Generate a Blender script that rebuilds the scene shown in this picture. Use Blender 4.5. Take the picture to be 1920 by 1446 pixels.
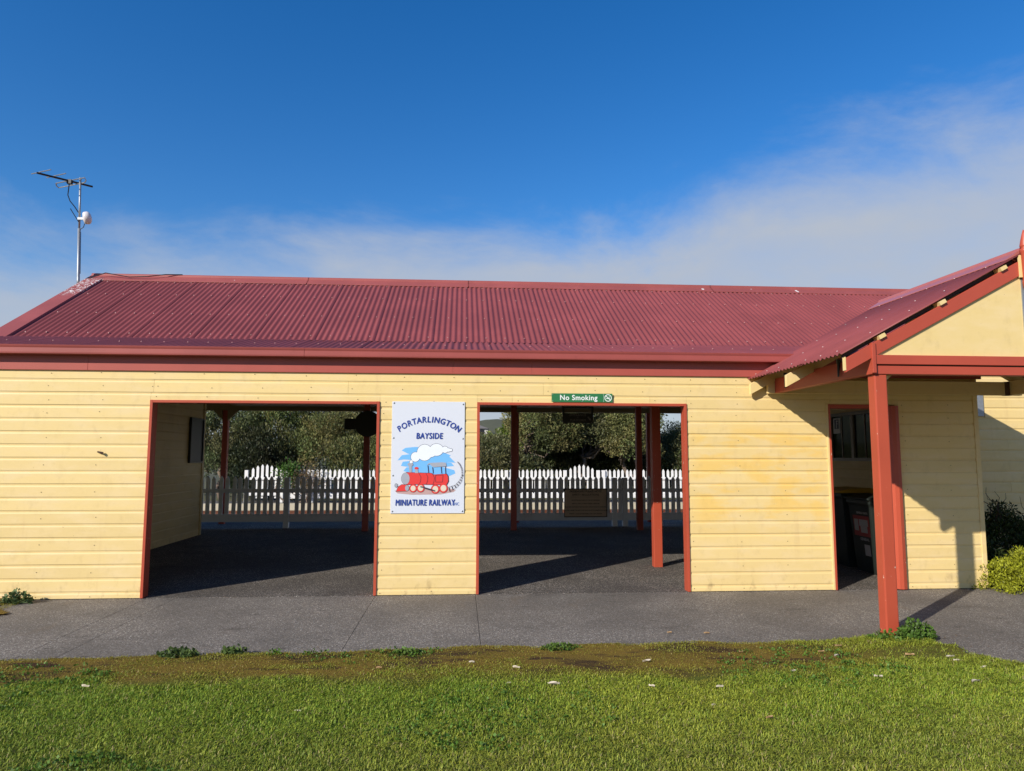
import bpy, bmesh, math, random
import numpy as np
from mathutils import Vector, Matrix
R = math.radians
rng = np.random.default_rng(7); random.seed(7)
scene = bpy.context.scene
for o in list(bpy.data.objects): bpy.data.objects.remove(o)

# ------------------------------------------------------------------ camera
cam = bpy.data.cameras.new('camera'); cam_o = bpy.data.objects.new('camera', cam)
scene.collection.objects.link(cam_o); scene.camera = cam_o
cam.sensor_width = 36; cam.lens = 25.01; cam.clip_start = .05; cam.clip_end = 3000
pit, yaw, rol = .09964, .07161, .00189
fw = Vector((math.sin(yaw)*math.cos(pit), math.cos(yaw)*math.cos(pit), math.sin(pit)))
ri = Vector((math.cos(yaw), -math.sin(yaw), 0)); up = ri.cross(fw)
r2 = math.cos(rol)*ri + math.sin(rol)*up; u2 = -math.sin(rol)*ri + math.cos(rol)*up
m = Matrix((r2, u2, -fw)).transposed().to_4x4(); m.translation = (0, -8.61, 1.62)
cam_o.matrix_world = m

# ------------------------------------------------------------------ sun and sky
SUN = Vector((1.1, 1.0, -.79)).normalized()
sl = bpy.data.lights.new('sun', 'SUN'); sl.energy = 4.7; sl.angle = R(.55); sl.color = (1, .93, .83)
so = bpy.data.objects.new('sun', sl); scene.collection.objects.link(so)
so.rotation_mode = 'QUATERNION'; so.rotation_quaternion = SUN.to_track_quat('-Z', 'Y'); so.location = (-30, -28, 24)
world = bpy.data.worlds.new('World'); scene.world = world; world.use_nodes = True
nt = world.node_tree; nt.nodes.clear()
def wn(t, **k):
    n = nt.nodes.new(t)
    for a, b in k.items(): setattr(n, a, b)
    return n
def wl(a, b): nt.links.new(a, b)
sky = wn('ShaderNodeTexSky', sky_type='NISHITA', sun_disc=False)
sky.sun_elevation = math.asin(-SUN.z); sky.sun_rotation = math.atan2(-SUN.x, -SUN.y) % (2*math.pi)
sky.air_density = 1.0; sky.dust_density = .15; sky.ozone_density = 3.0; sky.altitude = 20
hs = wn('ShaderNodeHueSaturation'); hs.inputs['Hue'].default_value = .508; hs.inputs['Saturation'].default_value = 1.36; hs.inputs['Value'].default_value = 1.32
wl(sky.outputs[0], hs.inputs['Color'])
tc = wn('ShaderNodeTexCoord'); sp = wn('ShaderNodeSeparateXYZ'); wl(tc.outputs['Generated'], sp.inputs[0])
def wmath(op, a, b=None, clamp=False):
    n = wn('ShaderNodeMath', operation=op, use_clamp=clamp)
    for i, v in enumerate((a, b)):
        if v is None: continue
        if isinstance(v, (int, float)): n.inputs[i].default_value = v
        else: wl(v, n.inputs[i])
    return n.outputs[0]
mp = wn('ShaderNodeMapping'); mp.inputs['Scale'].default_value = (1, 1, 2.2); wl(tc.outputs['Generated'], mp.inputs[0])
n1 = wn('ShaderNodeTexNoise'); n1.inputs['Scale'].default_value = 3.1; n1.inputs['Detail'].default_value = 7; n1.inputs['Roughness'].default_value = .55
n1.inputs['Distortion'].default_value = .3; n1.inputs['Lacunarity'].default_value = 2.3; wl(mp.outputs[0], n1.inputs['Vector'])
n2 = wn('ShaderNodeTexNoise'); n2.inputs['Scale'].default_value = 9; n2.inputs['Detail'].default_value = 6; wl(mp.outputs[0], n2.inputs['Vector'])
top = wmath('ADD', wmath('MULTIPLY', sp.outputs[0], .11), .335)              # the bank of cloud climbs towards +x
top = wmath('ADD', top, wmath('MULTIPLY', wmath('SUBTRACT', n1.outputs['Fac'], .5), .26))
mr = wn('ShaderNodeMapRange', interpolation_type='SMOOTHSTEP'); mr.inputs['From Min'].default_value = -.02; mr.inputs['From Max'].default_value = .12
wl(wmath('SUBTRACT', top, sp.outputs[2]), mr.inputs['Value'])
dens = wmath('MULTIPLY', mr.outputs[0], wmath('ADD', wmath('MULTIPLY', n2.outputs['Fac'], .5), .66), True)
mixc = wn('ShaderNodeMix', data_type='RGBA'); wl(dens, mixc.inputs['Factor']); wl(hs.outputs[0], mixc.inputs['A'])
mixc.inputs['B'].default_value = (3.95, 4.4, 5.2, 1)
bg = wn('ShaderNodeBackground'); bg.inputs['Strength'].default_value = .1; wl(mixc.outputs['Result'], bg.inputs['Color'])
wo = wn('ShaderNodeOutputWorld'); wl(bg.outputs[0], wo.inputs['Surface'])

scene.render.engine = 'CYCLES'; scene.cycles.max_bounces = 6; scene.cycles.diffuse_bounces = 3; scene.cycles.glossy_bounces = 2; scene.cycles.transmission_bounces = 3
scene.view_settings.view_transform = 'Standard'; scene.view_settings.look = 'None'
scene.view_settings.gamma = 1; scene.view_settings.exposure = 0.22; scene.view_settings.use_curve_mapping = False

# ------------------------------------------------------------------ helpers
COL = scene.collection
W = {}
def place(o, parent=None, M=None):
    M = M or Matrix.Identity(4)
    COL.objects.link(o)
    if parent is not None:
        o.parent = parent; o.matrix_parent_inverse = W[parent.name].inverted()
    o.matrix_basis = M; W[o.name] = M.copy()
    return o
def tag(o, label=None, cat=None, group=None, kind=None):
    if label: o['label'] = label
    if cat: o['category'] = cat
    if group: o['group'] = group
    if kind: o['kind'] = kind
    return o
def thing(name, label, cat, loc=(0, 0, 0), group=None):
    o = bpy.data.objects.new(name, None); o.empty_display_size = .2
    place(o, None, Matrix.Translation(loc)); return tag(o, label, cat, group)
def T(x, y, z): return Matrix.Translation((x, y, z))

class MB:
    def __init__(s): s.v = []; s.f = []
    def add(s, vs, fs):
        b = len(s.v); s.v += [tuple(v) for v in vs]; s.f += [tuple(i+b for i in f) for f in fs]; return s
    def box(s, x0, x1, y0, y1, z0, z1):
        return s.add([(x0,y0,z0),(x1,y0,z0),(x1,y1,z0),(x0,y1,z0),(x0,y0,z1),(x1,y0,z1),(x1,y1,z1),(x0,y1,z1)],
                     [(0,3,2,1),(4,5,6,7),(0,1,5,4),(1,2,6,5),(2,3,7,6),(3,0,4,7)])
    def prism(s, prof, L, axis='x', off=0):
        # prof in (y,z) for axis x ; (x,z) for axis y ; (x,y) for axis z
        n = len(prof); vs = []
        for t in (off, off+L):
            for a, b in prof: vs.append((t,a,b) if axis == 'x' else (a,t,b) if axis == 'y' else (a,b,t))
        fs = [tuple(range(n)), tuple(range(2*n-1, n-1, -1))]
        for i in range(n): j = (i+1) % n; fs.append((i, i+n, j+n, j))
        return s.add(vs, fs)
    def tube(s, pts, rad, n=8, cap=True):
        pts = [Vector(p) for p in pts]; rs = rad if isinstance(rad, (list, tuple)) else [rad]*len(pts)
        rings = []; ref = None
        for i, p in enumerate(pts):
            d = (pts[min(i+1, len(pts)-1)] - pts[max(i-1, 0)]).normalized()
            if ref is None: ref = Vector((0,0,1)) if abs(d.z) < .9 else Vector((1,0,0))
            a = d.cross(ref).normalized(); b = a.cross(d).normalized(); ref = b
            rings.append([p + rs[i]*(math.cos(2*math.pi*k/n)*a + math.sin(2*math.pi*k/n)*b) for k in range(n)])
        vs = [v for r in rings for v in r]; fs = []
        for i in range(len(pts)-1):
            for k in range(n):
                fs.append((i*n+k, i*n+(k+1) % n, (i+1)*n+(k+1) % n, (i+1)*n+k))
        if cap: fs.append(tuple(range(n-1, -1, -1))); fs.append(tuple(range((len(pts)-1)*n, len(pts)*n)))
        return s.add(vs, fs)
    def lathe(s, prof, n=16, at=(0,0,0), axis='z'):
        vs = []
        for r, h in prof:
            for k in range(n):
                c, q = math.cos(2*math.pi*k/n)*r, math.sin(2*math.pi*k/n)*r
                p = (c,q,h) if axis == 'z' else (c,h,q) if axis == 'y' else (h,c,q)
                vs.append((p[0]+at[0], p[1]+at[1], p[2]+at[2]))
        fs = []
        for i in range(len(prof)-1):
            for k in range(n): fs.append((i*n+k, i*n+(k+1) % n, (i+1)*n+(k+1) % n, (i+1)*n+k))
        fs.append(tuple(range(n-1,-1,-1))); fs.append(tuple(range((len(prof)-1)*n, len(prof)*n)))
        return s.add(vs, fs)
    def mesh(s, name, mat, smooth=False, fix=True):
        me = bpy.data.meshes.new(name); me.from_pydata(s.v, [], s.f)
        if fix:
            b = bmesh.new(); b.from_mesh(me); bmesh.ops.recalc_face_normals(b, faces=b.faces); b.to_mesh(me); b.free()
        if mat: me.materials.append(mat)
        if smooth: me.shade_smooth()
        return me
    def build(s, name, mat, parent=None, M=None, smooth=False, bevel=0, fix=True):
        o = bpy.data.objects.new(name, s.mesh(name, mat, smooth, fix))
        if bevel:
            b = o.modifiers.new('bevel', 'BEVEL'); b.width = bevel; b.segments = 2; b.limit_method = 'ANGLE'
        return place(o, parent, M)
def inst(name, me, parent, M): return place(bpy.data.objects.new(name, me), parent, M)

# ------------------------------------------------------------------ materials
class NT:
    def __init__(s, name):
        s.m = bpy.data.materials.new(name); s.m.use_nodes = True; s.t = s.m.node_tree
        s.b = s.t.nodes['Principled BSDF']
    def n(s, t, **k):
        n = s.t.nodes.new(t)
        for a, b in k.items(): setattr(n, a, b)
        return n
    def l(s, a, b): s.t.links.new(a, b)
    def math(s, op, a, b=None, clamp=False):
        n = s.n('ShaderNodeMath', operation=op, use_clamp=clamp)
        for i, v in enumerate((a, b)):
            if v is None: continue
            if isinstance(v, (int, float)): n.inputs[i].default_value = v
            else: s.l(v, n.inputs[i])
        return n.outputs[0]
    def noise(s, scale, detail=4, rough=.55, vec=None, stretch=None, dist=0):
        n = s.n('ShaderNodeTexNoise'); n.inputs['Scale'].default_value = scale; n.inputs['Detail'].default_value = detail
        n.inputs['Roughness'].default_value = rough; n.inputs['Distortion'].default_value = dist
        if vec is None: vec = s.pos()
        if stretch:
            mp = s.n('ShaderNodeMapping'); mp.inputs['Scale'].default_value = stretch; s.l(vec, mp.inputs[0]); vec = mp.outputs[0]
        s.l(vec, n.inputs['Vector']); return n.outputs['Fac']
    def pos(s):
        if not hasattr(s, '_p'): s._p = s.n('ShaderNodeNewGeometry').outputs['Position']
        return s._p
    def xyz(s):
        if not hasattr(s, '_x'):
            s._x = s.n('ShaderNodeSeparateXYZ'); s.l(s.pos(), s._x.inputs[0])
        return s._x.outputs
    def ramp(s, fac, lo, hi, a=0., b=1.):
        n = s.n('ShaderNodeMapRange', interpolation_type='SMOOTHSTEP')
        n.inputs['From Min'].default_value = lo; n.inputs['From Max'].default_value = hi
        n.inputs['To Min'].default_value = a; n.inputs['To Max'].default_value = b; s.l(fac, n.inputs['Value']); return n.outputs[0]
    def mix(s, fac, a, b, mode='MIX'):
        n = s.n('ShaderNodeMix', data_type='RGBA', blend_type=mode)
        for k, v in (('Factor', fac), ('A', a), ('B', b)):
            if isinstance(v, (int, float)): n.inputs[k].default_value = v
            elif isinstance(v, tuple): n.inputs[k].default_value = (*v, 1)[:4]
            else: s.l(v, n.inputs[k])
        return n.outputs['Result']
    def col(s, c):
        if isinstance(c, tuple): s.b.inputs['Base Color'].default_value = (*c, 1)
        else: s.l(c, s.b.inputs['Base Color'])
    def rough(s, r):
        if isinstance(r, (int, float)): s.b.inputs['Roughness'].default_value = r
        else: s.l(r, s.b.inputs['Roughness'])
    def bump(s, h, strength=.3, dist=.01):
        n = s.n('ShaderNodeBump'); n.inputs['Strength'].default_value = strength; n.inputs['Distance'].default_value = dist
        s.l(h, n.inputs['Height']); s.l(n.outputs[0], s.b.inputs['Normal'])
    def spec(s, v): s.b.inputs['Specular IOR Level'].default_value = v
    def rand(s): return s.n('ShaderNodeObjectInfo').outputs['Random']
def sub(c, k): return tuple(x*k for x in c)
def simple(name, c, rough=.5, var=.12, scale=6, metal=0, spec=.5, bump=.05):
    t = NT(name); t.col(t.mix(t.noise(scale, 5), sub(c, 1-var), sub(c, 1+var))); t.rough(rough); t.spec(spec)
    t.b.inputs['Metallic'].default_value = metal
    if bump: t.bump(t.noise(60, 3), bump, .004)
    return t.m

YEL = (.77, .58, .25)
def yellow(name='cream yellow paint', blotch=True):
    t = NT(name)
    c = t.mix(t.rand(), sub(YEL, .95), sub(YEL, 1.03))
    c = t.mix(t.ramp(t.noise(2.2, 5, .6, stretch=(1, 1, 3)), .4, .75), c, (.78, .60, .30))            # faded
    if blotch:   # brighter touch-up paint scrubbed on over old graffiti, right of the second opening
        x, y, z = t.xyz()
        mk = t.math('MULTIPLY', t.ramp(x, 2.7, 3.0), t.ramp(z, .55, 1.0)); mk = t.math('MULTIPLY', mk, t.ramp(z, 2.05, 1.85, 0, 1) if False else t.ramp(z, 1.85, 2.1, 1, 0))
        mk = t.math('MULTIPLY', mk, t.ramp(x, 4.4, 4.6, 1, 0))
        mk = t.math('MULTIPLY', mk, t.ramp(t.noise(2.3, 4, .55, stretch=(.8, 1, 2.4)), .44, .60))
        c = t.mix(t.math('MULTIPLY', mk, .65), c, (.82, .53, .125))
    grime = t.ramp(t.noise(5, 6, .68, stretch=(1.5, 1, 1)), .50, .75)
    low = t.ramp(t.xyz()[2], .02, .26, .75, .16)
    c = t.mix(t.math('MULTIPLY', grime, low), c, (.30, .20, .09))
    c = t.mix(t.ramp(t.noise(31, 4, .6, stretch=(.7, 1, 1.3)), .735, .76), c, (.33, .22, .10))      # chips and marks
    c = t.mix(t.ramp(t.noise(1.1, 4, .6, stretch=(5, 1, .5)), .60, .78, 0, .35), c, (.60, .42, .20))    # faint runs
    t.col(c); t.rough(.55); t.spec(.35)
    t.bump(t.noise(90, 3, stretch=(.15, 1, 1)), .12, .003)
    return t.m
M_yel = yellow(); M_yel2 = yellow('cream yellow trim paint', False)
def redpaint(name, c, chip=.69):
    t = NT(name)
    cc = t.mix(t.noise(3, 4), sub(c, .88), sub(c, 1.1))
    ch = t.ramp(t.noise(38, 4, .6, stretch=(1, 1, .45)), chip, chip+.03)
    t.col(t.mix(ch, cc, (.62, .48, .38))); t.rough(.42); t.spec(.4); t.bump(t.noise(70, 3, stretch=(1, 1, .2)), .1, .003)
    return t.m
M_red = redpaint('brick red paint', (.44, .075, .036)); M_red2 = redpaint('brick red beam paint', (.43, .072, .04), .78)
def roofmat(name, c, drop=False):
    t = NT(name)
    cc = t.mix(t.rand(), sub(c, .95), sub(c, 1.06))
    cc = t.mix(t.ramp(t.noise(1.3, 5, .6), .4, .7), cc, sub(c, 1.18))
    cc = t.mix(t.math('MULTIPLY', t.ramp(t.noise(14, 4), .6, .8), .35), cc, sub(c, .65))
    if drop:   # bird droppings under the aerial mast
        x, y, z = t.xyz()
        near = t.math('MULTIPLY', t.ramp(x, -5.75, -6.0), t.ramp(y, 2.5, 2.75)); near = t.math('MULTIPLY', near, t.ramp(y, 3.25, 3.45, 1, 0))
        sp_ = t.math('MULTIPLY', near, t.ramp(t.noise(24, 5, .7, dist=.8), .52, .58))
        sp2 = t.ramp(t.noise(7.5, 2, .5), .77, .785)
        cc = t.mix(t.math('MAXIMUM', sp_, sp2), cc, (.75, .72, .68))
    t.col(cc); t.rough(.55); t.spec(.35); return t.m
RC = (.225, .053, .050)
M_roof = roofmat('weathered red corrugated steel', RC); M_flash = roofmat('red folded flashing', (.30, .075, .066), True)
M_gut = roofmat('red gutter steel', (.30, .066, .055))
M_fas = redpaint('dusty red fascia paint', (.40, .085, .062), .80)
M_white = simple('white fence paint', (.80, .79, .76), .5, .05)
M_galv = simple('galvanised steel', (.34, .36, .38), .5, .2, 30, .6)
M_black = simple('black metal', (.014, .014, .016), .45, .2)
M_dark = simple('dark stained timber', (.05, .035, .028), .7, .25)
M_ceil = simple('ceiling lining', (.30, .21, .10), .8, .15, 2)
M_screw = simple('roof screw head', (.42, .20, .18), .4, .1)
M_nail = simple('nail head', (.22, .14, .06), .6, .3)
M_signw = simple('white sign enamel', (.66, .69, .75), .35, .02, bump=0)
M_blue = simple('dark blue sign print', (.022, .055, .29), .4, .05, bump=0)
def flat(name, c, r=.45): return simple(name, c, r, .04, bump=0)

# ground materials
def aggregate(name, base, dark=.0, wet=False):
    t = NT(name)
    v = t.n('ShaderNodeTexVoronoi'); v.inputs['Scale'].default_value = 130; t.l(t.pos(), v.inputs['Vector'])
    sepc = t.n('ShaderNodeSeparateColor'); t.l(v.outputs['Color'], sepc.inputs[0])
    c = t.mix(sepc.outputs[0], sub(base, .6), sub(base, 1.35))
    c = t.mix(t.ramp(sepc.outputs[1], .84, .9), c, (.36, .31, .25))
    c = t.mix(t.ramp(sepc.outputs[2], .95, .97), c, (.5, .47, .42))
    c = t.mix(t.ramp(t.noise(.8, 6, .6), .38, .62, 0, .5), c, sub(base, .6))
    c = t.mix(t.math('MULTIPLY', t.ramp(t.noise(2.6, 6, .65, stretch=(.6, 1.4, 1)), .58, .72), .4), c, (.030, .024, .020))
    c = t.mix(t.math('MULTIPLY', t.ramp(t.noise(1.7, 5, .6, stretch=(1.3, .5, 1)), .60, .72), .35), c, (.16, .12, .08))
    c = t.mix(t.math('MULTIPLY', t.ramp(t.noise(4.5, 5, .7, stretch=(.5, 1.6, 1)), .63, .70), .75), c, (.020, .016, .013))
    t.col(c); t.rough(.85 if not wet else .7); t.spec(.25)
    t.bump(v.outputs['Distance'], .35, .006)
    return t.m
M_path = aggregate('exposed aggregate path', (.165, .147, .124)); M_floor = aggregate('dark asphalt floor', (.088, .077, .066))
def gravel(name, a, b, sc=28):
    t = NT(name); v = t.n('ShaderNodeTexVoronoi'); v.inputs['Scale'].default_value = sc; t.l(t.pos(), v.inputs['Vector'])
    sc_ = t.n('ShaderNodeSeparateColor'); t.l(v.outputs['Color'], sc_.inputs[0])
    t.col(t.mix(t.noise(1.5, 4), t.mix(sc_.outputs[0], a, b), sub(b, .7))); t.rough(.95); t.bump(v.outputs['Distance'], .8, .03); return t.m
M_ballast = gravel('ballast stones', (.14, .11, .08), (.42, .35, .26)); M_terr = gravel('dry sandy soil and grass', (.10, .10, .04), (.22, .19, .10), 6)
def lawnmat():
    t = NT('mossy lawn soil'); x, y, z = t.xyz()
    band = t.math('MULTIPLY', t.ramp(t.math('ADD', y, t.math('MULTIPLY', t.noise(2.2, 4), .5)), -3.15, -2.80), t.ramp(x, 2.6, 3.9, 1, .3))
    nz = t.ramp(t.noise(1.6, 6, .62, stretch=(.6, 1.6, 1)), .36, .62)
    g = t.mix(t.noise(9, 5), (.08, .12, .016), (.15, .17, .026))
    moss = t.mix(t.noise(26, 5, .65), (.26, .19, .026), (.17, .095, .03))
    c = t.mix(band, g, moss)
    c = t.mix(t.math('MULTIPLY', band, t.ramp(t.noise(3.1, 6, .65, stretch=(.45, 1.3, 1)), .50, .60)), c, (.075, .042, .022))
    c = t.mix(t.math('MULTIPLY', nz, .25), c, (.06, .05, .02))
    t.col(c); t.rough(1); t.spec(.1); t.bump(t.noise(55, 5, .7), 1.0, .02); return t.m
M_lawn = lawnmat()
def leafmat(name, rough=.5, trans=.25):
    t = NT(name); a = t.n('ShaderNodeAttribute', attribute_name='Col'); t.col(a.outputs['Color']); t.rough(rough); t.spec(.3)
    tr = t.n('ShaderNodeBsdfTranslucent'); t.l(a.outputs['Color'], tr.inputs['Color'])
    mx = t.n('ShaderNodeMixShader'); mx.inputs[0].default_value = trans
    t.l(t.b.outputs[0], mx.inputs[1]); t.l(tr.outputs[0], mx.inputs[2])
    t.l(mx.outputs[0], t.t.nodes['Material Output'].inputs['Surface']); return t.m
M_leaf = leafmat('shrub leaves'); M_grass = leafmat('grass blades', .55, .3)
def barkmat():
    t = NT('grey brown bark'); t.col(t.mix(t.noise(8, 6, .7, stretch=(1, 1, .3)), (.07, .05, .035), (.26, .20, .15))); t.rough(.95)
    t.bump(t.noise(18, 5, .7, stretch=(1, 1, .25)), .8, .03); return t.m
M_bark = barkmat()
def glassmat():
    t = NT('window glass'); t.col((.02, .02, .02)); t.rough(.05); t.spec(.5); t.b.inputs['Transmission Weight'].default_value = .75; return t.m
M_glass = glassmat()

# ------------------------------------------------------------------ ground
def lawn_edge(x):      # y of the kerbless path edge
    return -2.43 - .035*max(0, -x) + .010*math.sin(x*2.3) + .010*math.sin(x*6.1+1) + .010*math.sin(x*15.7) + (.0 if x < 3.2 else .16*min(1, (x-3.2)/.6))
def lawn_right(y):     # x of its right edge beside the path that comes towards the camera
    return 4.28 - .10*(1 if y > -2.6 else 0) + .10*math.sin((y+2.2)*2.2) + max(0, (-2.9-y))*.45 + .03*math.sin(y*9)
o = MB().add([(-900,-900,-.22),(900,-900,-.22),(900,900,-.22),(-900,900,-.22)], [(0,1,2,3)]).build('ground', M_terr); tag(o, kind='structure')
def in_lawn(x, y):
    if x < -4.75+.25*math.sin(y*5) - max(0, -.75-y)*1.5 and y > -.95: return y < -.03
    return y < lawn_edge(x) and x < lawn_right(y)
def grid(x0, x1, y0, y1, st, zf, keep):
    nx, ny = int((x1-x0)/st)+1, int((y1-y0)/st)+1; mb = MB(); ids = {}
    for j in range(ny):
        for i in range(nx):
            x, y = x0+i*st, y0+j*st
            if keep(x+st/2, y+st/2):
                q = []
                for a, b in ((0,0),(1,0),(1,1),(0,1)):
                    k = (i+a, j+b)
                    if k not in ids: ids[k] = len(mb.v); xx, yy = x0+k[0]*st, y0+k[1]*st; mb.v.append((xx, yy, zf(xx, yy)))
                    q.append(ids[k])
                mb.f.append(tuple(q))
    return mb
def lz(x, y): return .022 + .006*math.sin(x*3.1+y*1.7) + .004*math.sin(x*7.3-y*5.1) + .008*math.sin(y*2.2)*math.sin(x*.9)
mb = grid(-9, 7, -7.5, 0, .06, lz, lambda x, y: in_lawn(x, y))
o = mb.build('lawn', M_lawn, smooth=True, fix=False); tag(o, kind='structure')
o = MB().box(-40, 40, -40, -7.5, -.2, .012).build('lawn_behind_camera', M_lawn); o.name = 'far_lawn'; tag(o, kind='structure')
# path: a bed with separate slabs, joints between them
pb = MB().box(-30, 30, -7.5, .1, -.2, -.035).build('path', M_path); tag(pb, kind='structure')
xs = [-12, -8.2, -5.9, -3.56, -3.24, -.98, .187, 2.9, 3.7, 5.6, 8.6, 14]
for a, b in zip(xs[:-1], xs[1:]):
    MB().box(a+.0025, b-.0025, -2.72 if b < 4 else -4.6, -.012, -.034, 0).build('path_slab', M_path, pb)
for a, b in zip((3.7, 6.2, 9.5), (6.2, 9.5, 14)):
    MB().box(a+.0025, b-.0025, -7.4, -4.612, -.034, 0).build('path_slab', M_path, pb)
# shelter floor: rises gently from the wall, then level to the platform edge
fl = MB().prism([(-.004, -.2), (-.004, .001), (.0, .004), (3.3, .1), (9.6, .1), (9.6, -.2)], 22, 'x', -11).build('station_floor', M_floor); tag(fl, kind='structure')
o = MB().box(-60, 60, 9.62, 14.9, -.2, -.12).build('ballast_bed', M_ballast); tag(o, kind='structure')
pf = MB().box(-60, 60, 15.0, 16.6, -.2, .10).build('far_platform', M_floor); tag(pf, kind='structure')
MB().box(-60, 60, 14.9, 15.06, -.15, .112).build('platform_edge_strip', flat('pale edging', (.50, .45, .33)), pf)
# rising bank and hill beyond
mb = MB(); nx = 60
for j in range(14):
    y = 16.6 + j*j*1.6
    for i in range(nx+1):
        x = -150 + 300*i/nx
        z = .05 + .55*min(1, max(0, (y-17)/7)) + (max(0, (y-60))/220)**1.2*(10+4*math.sin(x*.03+1)+2*math.sin(x*.11))*1.0
        mb.v.append((x, y, z - (.3 if j == 0 else 0)))
for j in range(13):
    for i in range(nx): a = j*(nx+1)+i; mb.f.append((a, a+1, a+nx+2, a+nx+1))
t = NT('scrubby hillside'); t.col(t.mix(t.noise(.4, 6, .7), (.03, .04, .014), (.12, .11, .05))); t.rough(1)
o = mb.build('hill', t.m, smooth=True, fix=False); tag(o, kind='structure')

# ------------------------------------------------------------------ station building
B = thing('station_building', 'long yellow weatherboard railway station with red corrugated roof', 'building', (0, 0, 0))
PROF = [(0, 0), (-.0125, 0), (-.0125, .112), (-.0075, .130), (-.0035, .1312), (-.0035, .1345), (-.006, .1362), (-.006, .152), (0, .152)]
def clip(poly, z, keep_above):
    out = []
    for i in range(len(poly)):
        a, b = poly[i], poly[(i+1) % len(poly)]
        ia, ib = (a[1] >= z, b[1] >= z) if keep_above else (a[1] <= z, b[1] <= z)
        if ia: out.append(a)
        if ia != ib:
            t = (z-a[1])/(b[1]-a[1]); out.append((a[0]+(b[0]-a[0])*t, z))
    return out
BC = {}
def board(parent, F, u0, u1, z0, zlo=0, zhi=.152, mat=None):
    if u1-u0 < .02: return
    mat = mat or M_yel
    k = (round(u1-u0, 3), round(zlo, 3), round(zhi, 3), mat.name)
    if k not in BC:
        p = PROF
        if zlo > 0: p = clip(p, zlo, True)
        if zhi < .152: p = clip(p, zhi, False)
        q = []
        for a in p:
            if not q or abs(a[0]-q[-1][0])+abs(a[1]-q[-1][1]) > 1e-5: q.append(a)
        BC[k] = MB().prism(q, k[0]).mesh('weatherboard', mat)
    inst('weatherboard', BC[k], parent, F @ T(u0, random.uniform(-.0012, .0004), z0))
def frame(o, u, n):
    u, n = Vector(u), Vector(n); M = Matrix((u, -n, Vector((0, 0, 1)))).transposed().to_4x4(); M.translation = o; return M
Z0 = .087; ST = .152
OPEN = [(-3.63, -.97, 2.275), (.195, 2.777, 2.275), (4.56, 5.50, 2.282)]
X0, X1 = -6.0, 6.50
core = MB()
for a, b in ((X0, -3.60), (-1.0, .225), (2.747, 4.59), (5.47, X1)): core.box(a, b, .002, .10, 0.006, 2.30)
core.box(X0, X1, .002, .10, 2.30, 2.86)
wall = core.build('front_wall', M_yel, B)
F0 = frame((0, 0, 0), (1, 0, 0), (0, -1, 0))
splits = {15: [-3.6, .62, 2.32], 16: [-3.60, -1.35, 1.0], 14: [2.62]}
nail = MB()
def nails(u0, u1, z):
    x = u0+.06
    while x < u1:
        for dz in (0,):
            xx, zz = x+random.uniform(-.02, .02), z+random.uniform(-.012, .012); r = .006
            nail.add([(xx+r*math.cos(a), -.0158, zz+r*math.sin(a)) for a in (0, 1.05, 2.1, 3.14, 4.19, 5.24)], [(0, 1, 2, 3, 4, 5)])
        x += .585
for k in range(0, 18):
    z0 = Z0 + ST*(k-1); zlo = max(0, .008-z0); zhi = min(.152, 2.70-z0)
    if zhi <= 0: continue
    segs = [(X0, X1, zlo)]
    for a, b, h in OPEN:
        if z0 < h:
            new = []
            for s0, s1, lo in segs:
                if s0 < a and s1 > b:
                    new += [(s0, a, lo)]
                    if z0+ST > h+.01: new += [(a, b, h-z0)]
                    new += [(b, s1, lo)]
                else: new += [(s0, s1, lo)]
            segs = new
    for s0, s1, lo in segs:
        cuts = [s0] + [c for c in splits.get(k, []) if s0+.3 < c < s1-.3] + [s1]
        for a, b in zip(cuts[:-1], cuts[1:]):
            board(wall, F0, a+.0012, b-.0012, z0, lo, zhi)
            if k % 2 == 0 or k > 13: nails(a, b, z0+max(.06, lo+.03))
nm = nail.build('nail_heads', M_nail, wall); tag(nm, kind='stuff')
# corner stop, frieze board, fascia, gutter
MB().box(6.50, 6.56, -.022, .12, .008, 2.72).build('corner_board', M_yel2, B, bevel=.003)
cuts = [X0-.1, -4.35, -.1, .86, 4.05, 6.62]
for a, b in zip(cuts[:-1], cuts[1:]): MB().box(a+.001, b-.001, -.036, .0, 2.615, 2.88).build('fascia_board', M_fas, B, bevel=.002)
def gutter(x0, x1, y, z):
    p = [(0, 0), (-.112, 0), (-.118, .004), (-.120, .02), (-.118, .070), (-.126, .088), (-.130, .104), (-.124, .106), (-.119, .09), (-.112, .07), (-.112, .008), (0, .008)]
    return MB().prism([(y+a, z+b) for a, b in p], x1-x0, 'x', x0)
for a, b in ((X0-.2, -1.85), (-1.846, 4.25)): gutter(a, b, -.037, 2.788).build('gutter', M_gut, B)
# opening frames
def opening(a, b, h):
    MB().box(a, a+.032, -.028, .115, .006, h).build('door_jamb', M_red, B, bevel=.002)
    MB().box(b-.032, b, -.028, .115, .006, h).build('door_jamb', M_red, B, bevel=.002)
    MB().box(a+.033, b-.033, -.027, .115, h-.032, h-.001).build('door_head', M_red, B, bevel=.002)
opening(*OPEN[0]); opening(*OPEN[1])
a, b, h = OPEN[2]
MB().box(a, a+.025, -.024, .115, .006, h).build('door_jamb', M_yel2, B, bevel=.002)
MB().box(a+.026, a+.05, -.03, .13, .006, h).build('door_jamb', M_red, B, bevel=.002)
MB().box(b-.165, b-.14, -.03, .13, .03, h-.06).build('door_stop', M_yel2, B, bevel=.002)
MB().prism([(b-.138, .10), (b-.138, -.03), (b-.115, -.062), (b-.07, -.075), (b-.025, -.062), (b-.002, -.03), (b-.002, .10)], h-.03, 'z', .012).build('door_post', M_red, B, smooth=False)
MB().box(a+.051, b-.139, -.028, .13, h-.05, h-.002).build('door_head', M_red, B, bevel=.002)

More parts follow.
